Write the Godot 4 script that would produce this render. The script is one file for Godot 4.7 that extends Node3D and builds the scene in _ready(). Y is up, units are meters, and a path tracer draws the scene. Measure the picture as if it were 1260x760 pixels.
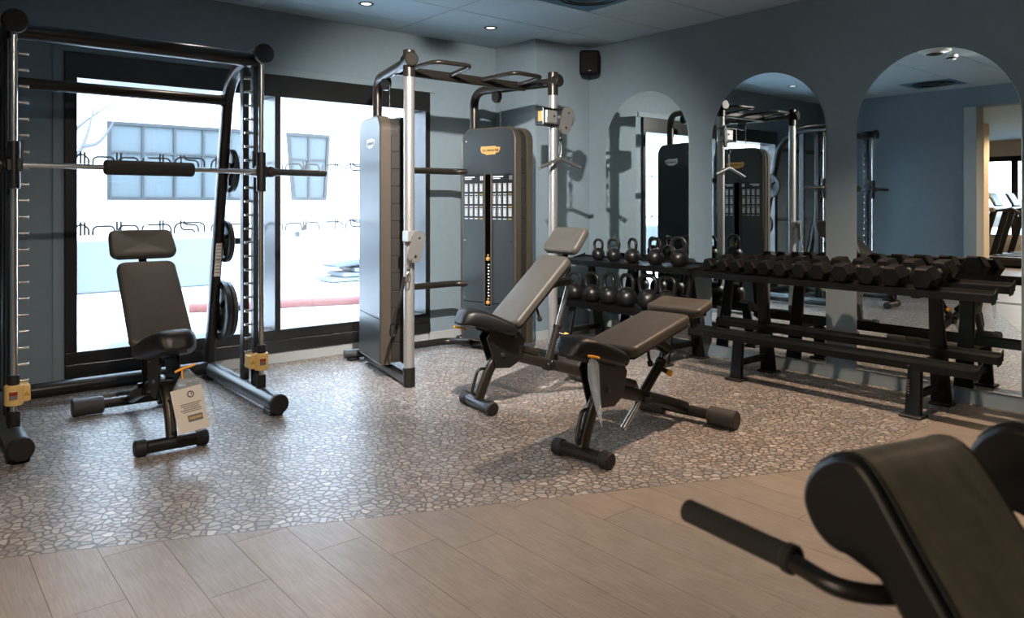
extends Node3D
# A gym corner: terrazzo and wood floor, window wall, arched mirrors, cable machine, barbell rack, benches, racks.
# Axes: mirror wall is the plane x = 0, window wall the plane z = 0, the room lies at x < 0, z > 0.

const CAM := Vector3(-5.228, 1.25, 5.709)
const HEADING := 39.68
const FOCAL := 916.0            # pixels of the 1260 x 760 frame
const CEIL := 2.777

var M := {}
var used := {}


# ------------------------------------------------------------------ mesh building
class MB:
	var v := PackedVector3Array()
	var n := PackedVector3Array()
	var c := PackedColorArray()
	var xf := Transform3D.IDENTITY
	var col := Color(1, 1, 1)
	var colored := false

	func tri(a: Vector3, b: Vector3, d: Vector3, na: Vector3, nb: Vector3, nd: Vector3) -> void:
		var f := (b - a).cross(d - a)
		if f.length_squared() < 1e-18:
			return
		if f.dot(na + nb + nd) * xf.basis.determinant() > 0.0:
			v.append(xf * a); v.append(xf * d); v.append(xf * b)
			n.append(xf.basis * na); n.append(xf.basis * nd); n.append(xf.basis * nb)
		else:
			v.append(xf * a); v.append(xf * b); v.append(xf * d)
			n.append(xf.basis * na); n.append(xf.basis * nb); n.append(xf.basis * nd)
		if colored:
			c.append(col); c.append(col); c.append(col)

	func quad(a: Vector3, b: Vector3, d: Vector3, e: Vector3, nn: Vector3) -> void:
		tri(a, b, d, nn, nn, nn)
		tri(a, d, e, nn, nn, nn)

	func fan(pts: Array, nn: Vector3) -> void:
		for i in range(1, pts.size() - 1):
			tri(pts[0], pts[i], pts[i + 1], nn, nn, nn)

	# chamfered box
	func box(at: Vector3, size: Vector3, bev := 0.0) -> void:
		var h := size * 0.5
		bev = minf(bev, minf(h.x, minf(h.y, h.z)) * 0.8)
		var ax := [Vector3(1, 0, 0), Vector3(0, 1, 0), Vector3(0, 0, 1)]
		for k in 3:
			var u: Vector3 = ax[(k + 1) % 3]
			var w: Vector3 = ax[(k + 2) % 3]
			var nn: Vector3 = ax[k]
			var hu := h.dot(u) - bev
			var hw := h.dot(w) - bev
			var hn := h.dot(nn)
			for s in [-1.0, 1.0]:
				var o: Vector3 = at + nn * hn * s
				quad(o - u * hu - w * hw, o + u * hu - w * hw, o + u * hu + w * hw, o - u * hu + w * hw, nn * s)
			if bev > 0.0:
				for s in [-1.0, 1.0]:
					for t in [-1.0, 1.0]:      # edges along nn
						var e0: Vector3 = u * s * h.dot(u) + w * t * hw
						var e1: Vector3 = u * s * hu + w * t * h.dot(w)
						var l: Vector3 = nn * (hn - bev)
						quad(at + e0 - l, at + e1 - l, at + e1 + l, at + e0 + l, (u * s + w * t).normalized())
		if bev > 0.0:
			for sx in [-1.0, 1.0]:
				for sy in [-1.0, 1.0]:
					for sz in [-1.0, 1.0]:
						var nn := Vector3(sx, sy, sz).normalized()
						tri(at + Vector3(sx * h.x, sy * (h.y - bev), sz * (h.z - bev)), at + Vector3(sx * (h.x - bev), sy * h.y, sz * (h.z - bev)), at + Vector3(sx * (h.x - bev), sy * (h.y - bev), sz * h.z), nn, nn, nn)

	# rings of equal length joined into a smooth skin
	func loft(rings: Array, cap := true) -> void:
		var nr := rings.size()
		var np: int = rings[0].size()
		var nrm := []
		var score := 0.0
		for i in nr:
			var row := PackedVector3Array()
			var cen := Vector3.ZERO
			for p in rings[i]:
				cen += p
			cen /= np
			for j in np:
				var du: Vector3 = rings[i][(j + 1) % np] - rings[i][(j + np - 1) % np]
				var dv: Vector3 = rings[mini(i + 1, nr - 1)][j] - rings[maxi(i - 1, 0)][j]
				var q := du.cross(dv)
				if q.length_squared() < 1e-20:
					q = rings[i][j] - cen
				q = q.normalized()
				score += q.dot((rings[i][j] - cen).normalized())
				row.append(q)
			nrm.append(row)
		var sg := 1.0 if score >= 0.0 else -1.0
		for i in nr - 1:
			for j in np:
				var k := (j + 1) % np
				tri(rings[i][j], rings[i][k], rings[i + 1][k], nrm[i][j] * sg, nrm[i][k] * sg, nrm[i + 1][k] * sg)
				tri(rings[i][j], rings[i + 1][k], rings[i + 1][j], nrm[i][j] * sg, nrm[i + 1][k] * sg, nrm[i + 1][j] * sg)
		if cap:
			for e in [[0, 1], [nr - 1, nr - 2]]:
				var r: Array = Array(rings[e[0]])
				var cen := Vector3.ZERO
				var cin := Vector3.ZERO
				for j in np:
					cen += r[j]
					cin += rings[e[1]][j]
				cen /= np
				cin /= np
				var nn := Vector3.ZERO
				for j in np:
					nn += (r[j] - cen).cross(r[(j + 1) % np] - cen)
				nn = nn.normalized()
				if nn.dot(cen - cin) < 0.0:
					nn = -nn
				for j in np:
					tri(cen, r[j], r[(j + 1) % np], nn, nn, nn)

	# a round (or flat-oval) bar along a path; side gives a fixed lateral axis for planar paths
	func sweep(path: Array, ra, rb, segs := 12, side := Vector3.ZERO, ex := 2.0, cap := true) -> void:
		var rings := []
		var np := path.size()
		var up := side
		for i in np:
			var t: Vector3 = (path[mini(i + 1, np - 1)] - path[maxi(i - 1, 0)]).normalized()
			if side == Vector3.ZERO:
				if i == 0:
					up = Vector3.UP if absf(t.y) < 0.9 else Vector3.RIGHT
				up = (up - t * up.dot(t)).normalized()
			else:
				up = (side - t * side.dot(t)).normalized()
			var o := t.cross(up).normalized()
			var a: float = ra[i] if ra is Array else ra
			var b: float = rb[i] if rb is Array else rb
			var ring := []
			for j in segs:
				var g := TAU * j / segs
				var cs := cos(g)
				var sn := sin(g)
				ring.append(path[i] + up * a * signf(cs) * pow(absf(cs), 2.0 / ex) + o * b * signf(sn) * pow(absf(sn), 2.0 / ex))
			rings.append(ring)
		loft(rings, cap)

	func tube(path: Array, r, segs := 12, cap := true) -> void:
		sweep(path, r, r, segs, Vector3.ZERO, 2.0, cap)

	# cylinder with small chamfers
	func rod(a: Vector3, b: Vector3, r: float, segs := 16, ch := 0.0) -> void:
		if ch <= 0.0:
			tube([a, b], r, segs)
			return
		var d := (b - a).normalized()
		lathe([Vector2(0, 0), Vector2(r - ch, 0), Vector2(r, ch), Vector2(r, (b - a).length() - ch), Vector2(r - ch, (b - a).length()), Vector2(0, (b - a).length())], a, d, segs)

	# turned shape: profile (radius, height) along an axis; corners stay crisp
	func lathe(prof: Array, at: Vector3, axis: Vector3, segs := 20, smooth := false) -> void:
		var w := axis.normalized()
		var u := w.cross(Vector3.UP if absf(w.y) < 0.9 else Vector3.RIGHT).normalized()
		var t := w.cross(u)
		var pn := []
		for i in prof.size() - 1:
			var d: Vector2 = prof[i + 1] - prof[i]
			pn.append(Vector2(d.y, -d.x).normalized())
		for i in prof.size() - 1:
			var n0: Vector2 = pn[i]
			var n1: Vector2 = pn[i]
			if smooth:
				n0 = (pn[maxi(i - 1, 0)] + pn[i]).normalized()
				n1 = (pn[mini(i + 1, pn.size() - 1)] + pn[i]).normalized()
			for j in segs:
				var a := TAU * j / segs
				var b := TAU * (j + 1) / segs
				var ea := u * cos(a) + t * sin(a)
				var eb := u * cos(b) + t * sin(b)
				var p0: Vector3 = at + w * prof[i].y
				var p1: Vector3 = at + w * prof[i + 1].y
				tri(p0 + ea * prof[i].x, p0 + eb * prof[i].x, p1 + eb * prof[i + 1].x, ea * n0.x + w * n0.y, eb * n0.x + w * n0.y, eb * n1.x + w * n1.y)
				tri(p0 + ea * prof[i].x, p1 + eb * prof[i + 1].x, p1 + ea * prof[i + 1].x, ea * n0.x + w * n0.y, eb * n1.x + w * n1.y, ea * n1.x + w * n1.y)

	# flat polygon pushed along a depth vector
	func prism(poly: PackedVector2Array, o: Vector3, ux: Vector3, uy: Vector3, dep: Vector3, bev := 0.0) -> void:
		var dn := dep.normalized()
		var inner := poly
		if bev > 0.0:
			var got := Geometry2D.offset_polygon(poly, -bev, Geometry2D.JOIN_MITER)
			if got.size() == 1 and got[0].size() == poly.size():
				# keep the corner order of the outline
				var q: PackedVector2Array = got[0]
				var best := 0
				var bd := 1e9
				for k in q.size():
					var dd := q[k].distance_to(poly[0])
					if dd < bd:
						bd = dd; best = k
				var r := PackedVector2Array()
				for k in q.size():
					r.append(q[(best + k) % q.size()])
				inner = r
			else:
				bev = 0.0
		var ids := Geometry2D.triangulate_polygon(inner)
		for s in [0, 1]:
			var off: Vector3 = dep * s
			var nn: Vector3 = dn * (1.0 if s == 1 else -1.0)
			for i in range(0, ids.size(), 3):
				var p := []
				for k in 3:
					var q2: Vector2 = inner[ids[i + k]]
					p.append(o + ux * q2.x + uy * q2.y + off)
				tri(p[0], p[1], p[2], nn, nn, nn)
		var area := 0.0
		for i in poly.size():
			area += poly[i].cross(poly[(i + 1) % poly.size()])
		var sg := 1.0 if area > 0.0 else -1.0
		for i in poly.size():
			var a: Vector2 = poly[i]
			var b: Vector2 = poly[(i + 1) % poly.size()]
			var e := (b - a).normalized()
			var m2 := Vector2(e.y, -e.x) * sg
			var nn := (ux * m2.x + uy * m2.y).normalized()
			var A := o + ux * a.x + uy * a.y
			var B := o + ux * b.x + uy * b.y
			var bd := dn * bev
			quad(A + bd, B + bd, B + dep - bd, A + dep - bd, nn)
			if bev > 0.0:
				var a2: Vector2 = inner[i]
				var b2: Vector2 = inner[(i + 1) % poly.size()]
				var A2 := o + ux * a2.x + uy * a2.y
				var B2 := o + ux * b2.x + uy * b2.y
				quad(A2, B2, B + bd, A + bd, (nn - dn).normalized())
				quad(A2 + dep, B2 + dep, B + dep - bd, A + dep - bd, (nn + dn).normalized())

	# cushion or soft-edged block: rounded rectangle in local x-z, thickness along y, centred
	func pad(w: float, l: float, t: float, r: float, e: float, seg := 5, crown := 0.0, taper := 1.0, dish := 0.0) -> void:
		var rings := []
		var prof := []
		for k in 5:
			var g := PI * 0.5 * k / 4.0
			prof.append(Vector2(e * (1.0 - sin(g)), -t * 0.5 + e * (1.0 - cos(g))))
		for k in 5:
			var g := PI * 0.5 * k / 4.0
			prof.append(Vector2(e * (1.0 - cos(g)), t * 0.5 - e * (1.0 - sin(g))))
		for pr in prof:
			rings.append(rrect(w, l, r, pr.x, pr.y, seg, taper, dish))
		for f in [0.75, 0.5, 0.25, 0.03]:
			var ring := []
			for p in rrect(w, l, r, e, t * 0.5, seg, taper, 0.0):
				var q := Vector3(p.x * f, p.y + crown * (1.0 - f * f), p.z * f)
				ring.append(q + Vector3(0, dish * pow(2.0 * q.z / l, 2.0), 0))
			rings.append(ring)
		loft(rings)

	func rrect(w: float, l: float, r: float, inset: float, y: float, seg: int, taper: float, dish: float) -> Array:
		var ring := []
		var hw := maxf(w * 0.5 - inset, 0.0005)
		var hl := maxf(l * 0.5 - inset, 0.0005)
		var rr := minf(maxf(r - inset, 0.0004), minf(hw, hl))
		var cs := [Vector2(hw - rr, hl - rr), Vector2(-hw + rr, hl - rr), Vector2(-hw + rr, -hl + rr), Vector2(hw - rr, -hl + rr)]
		for q in 4:
			for k in seg + 1:
				var g := PI * 0.5 * (q + float(k) / seg)
				var p: Vector2 = cs[q] + Vector2(cos(g), sin(g)) * rr
				var f := lerpf(1.0, taper, p.x / w + 0.5)
				ring.append(Vector3(p.x, y + dish * (pow(2.0 * p.y / l, 2.0)), p.y * f))
		return ring

	func mesh() -> ArrayMesh:
		var a := []
		a.resize(Mesh.ARRAY_MAX)
		a[Mesh.ARRAY_VERTEX] = v
		a[Mesh.ARRAY_NORMAL] = n
		if colored:
			a[Mesh.ARRAY_COLOR] = c
		var m := ArrayMesh.new()
		m.add_surface_from_arrays(Mesh.PRIMITIVE_TRIANGLES, a)
		return m


# ------------------------------------------------------------------ naming
func numbered(called: String) -> String:
	var k: int = used.get(called, 0)
	used[called] = k + 1
	return called if k == 0 else "%s_%03d" % [called, k]


func thing(called: String, label: String, category: String, at := Vector3.ZERO, turn := 0.0, group := "") -> Node3D:
	var o := Node3D.new()
	o.name = numbered(called)
	add_child(o)
	o.position = at
	o.rotation.y = turn
	tag(o, label, category, group)
	return o


func tag(o: Node, label: String, category: String, group := "") -> void:
	o.set_meta("label", label)
	o.set_meta("category", category)
	if group != "":
		o.set_meta("group", group)


func put(mesh: Mesh, called: String, m: Material, parent: Node, at := Vector3.ZERO, label := "") -> MeshInstance3D:
	var o := MeshInstance3D.new()
	o.mesh = mesh
	o.material_override = m
	o.position = at
	o.name = numbered(called) if parent == self else called
	parent.add_child(o, true)
	if label != "":
		o.set_meta("label", label)
	return o


func part(b: MB, called: String, m: Material, parent: Node, label := "") -> MeshInstance3D:
	return put(b.mesh(), called, m, parent, Vector3.ZERO, label)


func structure(b: MB, called: String, m: Material, label: String, category: String) -> MeshInstance3D:
	var o := part(b, called, m, self)
	tag(o, label, category)
	o.set_meta("kind", "structure")
	return o


func dup(root: Node3D, label: String, at: Vector3, turn := 0.0) -> Node3D:
	var r: Node3D = root.duplicate()
	var base := String(root.name)
	if base.length() > 4 and base.substr(base.length() - 3).is_valid_int():
		base = base.substr(0, base.length() - 4)
	r.name = numbered(base)
	add_child(r)
	r.position = at
	r.rotation.y = turn
	r.set_meta("label", label)
	return r


# smooth curve through points (Catmull-Rom)
func curve(pts: Array, per := 5) -> Array:
	var out := []
	for i in pts.size() - 1:
		var p0: Vector3 = pts[maxi(i - 1, 0)]
		var p1: Vector3 = pts[i]
		var p2: Vector3 = pts[i + 1]
		var p3: Vector3 = pts[mini(i + 2, pts.size() - 1)]
		for k in per:
			out.append(p1.cubic_interpolate(p2, p0, p3, float(k) / per))
	out.append(pts[-1])
	return out


# polyline with rounded corners
func bent(pts: Array, r: float, per := 5) -> Array:
	var out := [pts[0]]
	for i in range(1, pts.size() - 1):
		var a: Vector3 = (pts[i - 1] - pts[i])
		var b: Vector3 = (pts[i + 1] - pts[i])
		var q := minf(r, minf(a.length(), b.length()) * 0.5)
		var s: Vector3 = pts[i] + a.normalized() * q
		var e: Vector3 = pts[i] + b.normalized() * q
		for k in per + 1:
			var t := float(k) / per
			out.append(s.lerp(pts[i], t).lerp(pts[i].lerp(e, t), t))
	out.append(pts[-1])
	return out


# ------------------------------------------------------------------ materials
func noise_tex(freq: float, lo: Color, hi: Color, sd: int, size := 256, normal := false, strength := 4.0) -> NoiseTexture2D:
	var f := FastNoiseLite.new()
	f.seed = sd
	f.frequency = freq
	f.fractal_octaves = 4
	var t := NoiseTexture2D.new()
	t.width = size
	t.height = size
	t.seamless = true
	t.noise = f
	if normal:
		t.as_normal_map = true
		t.bump_strength = strength
	else:
		var g := Gradient.new()
		g.set_color(0, lo)
		g.set_color(1, hi)
		t.color_ramp = g
	return t


func mat(called: String, c: Color, rough: float, metal := 0.0, spec := 0.5) -> StandardMaterial3D:
	var m := StandardMaterial3D.new()
	m.resource_name = called
	m.albedo_color = c
	m.roughness = rough
	m.metallic = metal
	m.metallic_specular = spec
	M[called] = m
	return m


func triplanar(m: StandardMaterial3D, scale: Vector3, world := true) -> void:
	m.uv1_triplanar = true
	m.uv1_world_triplanar = world
	m.uv1_scale = scale


func make_materials() -> void:
	var speck := noise_tex(0.03, Color(0.965, 0.965, 0.965), Color(1, 1, 1), 3, 512)
	var grain := noise_tex(0.09, Color.WHITE, Color.WHITE, 7, 256, true, 3.0)
	var m := mat("wall_paint", Color(0.46, 0.525, 0.56), 0.75)
	m.albedo_texture = speck
	triplanar(m, Vector3.ONE * 0.7)
	m = mat("wall_beige", Color(0.80, 0.74, 0.66), 0.8)
	m = mat("trim_paint", Color(0.46, 0.525, 0.555), 0.6)
	m = mat("baseboard", Color(0.60, 0.62, 0.62), 0.5)
	m = mat("ceiling_tile", Color(0.66, 0.735, 0.765), 0.85)
	m.albedo_texture = noise_tex(0.2, Color(0.93, 0.93, 0.93), Color(1, 1, 1), 5, 256)
	triplanar(m, Vector3.ONE * 1.7)
	m = mat("ceiling_grid", Color(0.20, 0.25, 0.27), 0.7)
	m = mat("diffuser_blue", Color(0.20, 0.40, 0.50), 0.5)
	m = mat("diffuser_dark", Color(0.06, 0.09, 0.11), 0.5)
	m = mat("white_plastic", Color(0.82, 0.83, 0.82), 0.45)
	m = mat("frame_dark", Color(0.10, 0.105, 0.105), 0.28, 0.0, 0.6)
	m = mat("slab", Color(0.32, 0.30, 0.28), 0.7)
	m = mat("grout", Color(0.34, 0.33, 0.315), 0.40)
	m = mat("chip", Color(0.98, 0.99, 1.0), 0.36, 0.0, 0.55)
	m.vertex_color_use_as_albedo = true
	m.albedo_texture = noise_tex(0.05, Color(0.80, 0.79, 0.78), Color(1, 1, 1), 9, 512)
	triplanar(m, Vector3.ONE * 3.1)
	# wood grain: long streaks along z
	for k in 3:
		var im := Image.create(256, 512, false, Image.FORMAT_RGB8)
		var f := FastNoiseLite.new()
		f.seed = 20 + k
		f.frequency = 0.02
		f.fractal_octaves = 4
		var f2 := FastNoiseLite.new()
		f2.seed = 40 + k
		f2.frequency = 0.009
		f2.fractal_octaves = 3
		for y in 512:
			for x in 256:
				var wob := 14.0 * f2.get_noise_2d(x * 0.8, y * 0.6)
				var a := f.get_noise_2d(x * 9.0 + wob * 3.0, y * 0.5)
				var b := f2.get_noise_2d(x * 1.2, y * 1.2)
				var s := clampf(0.55 + a * 0.8 + b * 0.35, 0.0, 1.0)
				im.set_pixel(x, y, Color(0.87, 0.85, 0.83).lerp(Color(1.0, 0.99, 0.98), s))
		m = mat("wood%d" % k, [Color(0.55, 0.52, 0.485), Color(0.535, 0.51, 0.48), Color(0.56, 0.525, 0.488)][k], 0.42, 0.0, 0.5)
		m.albedo_texture = ImageTexture.create_from_image(im)
		m.texture_filter = BaseMaterial3D.TEXTURE_FILTER_LINEAR
		triplanar(m, Vector3(2.2 + 0.13 * k, 1, 0.9))
		m.uv1_offset = Vector3(0.31 * k, 0, 0.17 * k)
	m = mat("mirror", Color(0.90, 0.93, 0.93), 0.0, 1.0)
	m = mat("mirror_edge", Color(0.62, 0.70, 0.70), 0.25, 0.5)
	m = mat("glass", Color(0.9, 0.95, 1.0, 0.06), 0.0)
	m.transparency = BaseMaterial3D.TRANSPARENCY_ALPHA
	m = mat("film_line", Color(0.50, 0.55, 0.60), 0.6)
	# gym equipment
	m = mat("black_metal", Color(0.085, 0.085, 0.082), 0.32, 0.15, 0.55)
	m = mat("bronze_metal", Color(0.17, 0.155, 0.135), 0.34, 0.45, 0.5)
	m = mat("grey_metal", Color(0.27, 0.28, 0.28), 0.36, 0.6)
	m = mat("chrome", Color(0.85, 0.85, 0.83), 0.2, 1.0)
	m = mat("silver_tube", Color(0.66, 0.66, 0.65), 0.34, 0.7)
	m = mat("pulley_grey", Color(0.40, 0.40, 0.39), 0.4, 0.5)
	m = mat("rubber", Color(0.06, 0.06, 0.06), 0.62)
	m = mat("rubber_sleeve", Color(0.20, 0.195, 0.185), 0.6)
	m = mat("leather", Color(0.285, 0.275, 0.253), 0.46, 0.0, 0.45)
	m.normal_enabled = true
	m.normal_texture = grain
	m.normal_scale = 0.35
	triplanar(m, Vector3.ONE * 22.0, false)
	m.albedo_texture = noise_tex(0.018, Color(0.84, 0.83, 0.82), Color(1, 1, 1), 13, 256)
	m = mat("leather_black", Color(0.05, 0.052, 0.053), 0.42, 0.0, 0.45)
	m.normal_enabled = true
	m.normal_texture = grain
	m.normal_scale = 0.3
	triplanar(m, Vector3.ONE * 22.0, false)
	m = mat("leather_olive", Color(0.53, 0.515, 0.45), 0.52, 0.0, 0.45)
	m.normal_enabled = true
	m.normal_texture = grain
	m.normal_scale = 0.3
	triplanar(m, Vector3.ONE * 8.0, false)
	m.albedo_texture = noise_tex(0.012, Color(0.80, 0.80, 0.79), Color(1, 1, 1), 17, 256)
	m = mat("foam", Color(0.16, 0.165, 0.155), 0.85)
	m = mat("tower_shell", Color(0.165, 0.19, 0.20), 0.34, 0.1, 0.5)
	m = mat("tower_edge", Color(0.31, 0.285, 0.25), 0.38, 0.4)
	m = mat("tower_rib", Color(0.16, 0.15, 0.14), 0.45, 0.2)
	m = mat("slot_black", Color(0.008, 0.008, 0.008), 0.8, 0.0, 0.1)
	m = mat("placard", Color(0.055, 0.06, 0.065), 0.3)
	m = mat("print_white", Color(0.82, 0.84, 0.85), 0.5)
	m = mat("gold", Color(0.80, 0.62, 0.34), 0.35, 0.35)
	m = mat("logo_ink", Color(0.16, 0.12, 0.07), 0.5)
	m = mat("iron", Color(0.10, 0.098, 0.093), 0.36, 0.35, 0.55)
	m = mat("dumbbell_rubber", Color(0.03, 0.031, 0.033), 0.6, 0.0, 0.3)
	m = mat("rack_steel", Color(0.038, 0.042, 0.044), 0.45, 0.0, 0.35)
	m = mat("plate_iron", Color(0.19, 0.205, 0.21), 0.4, 0.35)
	m = mat("stop_yellow", Color(0.86, 0.72, 0.44), 0.5)
	m = mat("label_red", Color(0.55, 0.17, 0.08), 0.5)
	m = mat("label_grey", Color(0.45, 0.42, 0.40), 0.5)
	m = mat("orange", Color(0.90, 0.62, 0.16), 0.45)
	m = mat("paper", Color(0.78, 0.76, 0.73), 0.6)
	m = mat("print_black", Color(0.07, 0.065, 0.06), 0.5)
	m = mat("print_yellow", Color(0.72, 0.58, 0.16), 0.5)
	m = mat("poly_bag", Color(0.80, 0.86, 0.90, 0.24), 0.12)
	m.transparency = BaseMaterial3D.TRANSPARENCY_ALPHA
	m = mat("clear_bag", Color(0.85, 0.90, 0.93, 0.12), 0.1)
	m.transparency = BaseMaterial3D.TRANSPARENCY_ALPHA
	m = mat("speaker_black", Color(0.025, 0.027, 0.027), 0.7, 0.0, 0.3)
	m = mat("lamp_glow", Color(1, 1, 1), 0.5)
	m.emission_enabled = true
	m.emission = Color(1.0, 0.97, 0.92)
	m.emission_energy_multiplier = 2.5
	# outside
	m = mat("facade_white", Color(0.90, 0.91, 0.92), 0.8)
	m = mat("yard", Color(0.86, 0.86, 0.86), 0.9)
	m = mat("facade_frame", Color(0.055, 0.085, 0.10), 0.5)
	m = mat("facade_glass", Color(0.29, 0.325, 0.34), 0.35, 0.0, 0.2)
	m = mat("facade_grey", Color(0.36, 0.39, 0.41), 0.8)
	m = mat("bark", Color(0.30, 0.31, 0.32), 0.9)
	m = mat("hose_red", Color(0.40, 0.19, 0.165), 0.6)
	m = mat("tarp_blue", Color(0.13, 0.20, 0.24), 0.6)


# ------------------------------------------------------------------ start
func _ready() -> void:
	var cam := Camera3D.new()
	cam.name = "camera"
	cam.projection = Camera3D.PROJECTION_FRUSTUM
	cam.near = 0.05
	cam.far = 120.0
	cam.size = 760.0 / FOCAL * cam.near
	cam.frustum_offset = Vector2(0, (252.0 - 380.0) / FOCAL * cam.near)
	cam.position = CAM
	cam.rotation_degrees.y = -HEADING
	var lens := CameraAttributesPhysical.new()
	lens.frustum_focal_length = 28.0
	lens.frustum_focus_distance = 4.6
	lens.exposure_aperture = 4.5
	cam.attributes = lens
	add_child(cam)
	cam.current = true

	var we := WorldEnvironment.new()
	we.name = "environment"
	var env := Environment.new()
	env.background_mode = Environment.BG_SKY
	var sky := Sky.new()
	var sm := ProceduralSkyMaterial.new()
	sm.sky_top_color = Color(0.76, 0.88, 1.0)
	sm.sky_horizon_color = Color(0.93, 0.97, 1.0)
	sm.sky_curve = 0.2
	sm.ground_bottom_color = Color(0.75, 0.78, 0.8)
	sm.ground_horizon_color = Color(0.85, 0.9, 0.95)
	sm.sky_energy_multiplier = 3.6
	sm.ground_energy_multiplier = 1.2
	sky.sky_material = sm
	env.sky = sky
	env.tonemap_mode = Environment.TONE_MAPPER_LINEAR
	env.tonemap_exposure = 0.85
	env.sdfgi_enabled = true
	env.ssao_enabled = true
	env.ssil_enabled = true
	we.environment = env
	add_child(we)

	var sun := DirectionalLight3D.new()       # high daylight from behind this building onto the yard opposite
	sun.name = "sun"
	sun.light_color = Color(1.0, 0.98, 0.95)
	sun.light_energy = 1.9
	sun.light_angular_distance = 1.5
	sun.shadow_enabled = true
	sun.sky_mode = DirectionalLight3D.SKY_MODE_LIGHT_ONLY
	sun.rotation_degrees = Vector3(-52, 24, 0)
	add_child(sun)

	make_materials()
	build_floor()
	build_shell()
	build_ceiling()
	build_window()
	build_outside()
	build_mirrors()
	build_annex()
	build_barbell_machine()
	build_cable_machine()
	build_benches()
	build_kettlebells()
	build_dumbbells()
	build_hyper_bench()
	build_treadmills()
	build_small()


# ------------------------------------------------------------------ floor
func edge_z(x: float) -> float:      # where terrazzo meets wood
	return minf(2.527 + 0.4507 * (x + 4.94), 3.96)


func in_view(p: Vector3) -> Vector3:      # pixel and depth, only used to pick which chips show largest
	var th := deg_to_rad(HEADING)
	var f := Vector3(sin(th), 0, -cos(th))
	var r := Vector3(cos(th), 0, sin(th))
	var q := p - CAM
	var z := q.dot(f)
	return Vector3(630.0 + FOCAL * q.dot(r) / z, 252.0 - FOCAL * q.y / z, z)


func cut(poly: PackedVector2Array, p: Vector2, nn: Vector2) -> PackedVector2Array:   # keep the side nn points away from
	var out := PackedVector2Array()
	var k := poly.size()
	for i in k:
		var a := poly[i]
		var b := poly[(i + 1) % k]
		var da := (a - p).dot(nn)
		var db := (b - p).dot(nn)
		if da <= 0.0:
			out.append(a)
		if (da < 0.0 and db > 0.0) or (da > 0.0 and db < 0.0):
			out.append(a + (b - a) * (da / (da - db)))
	return out


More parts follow.
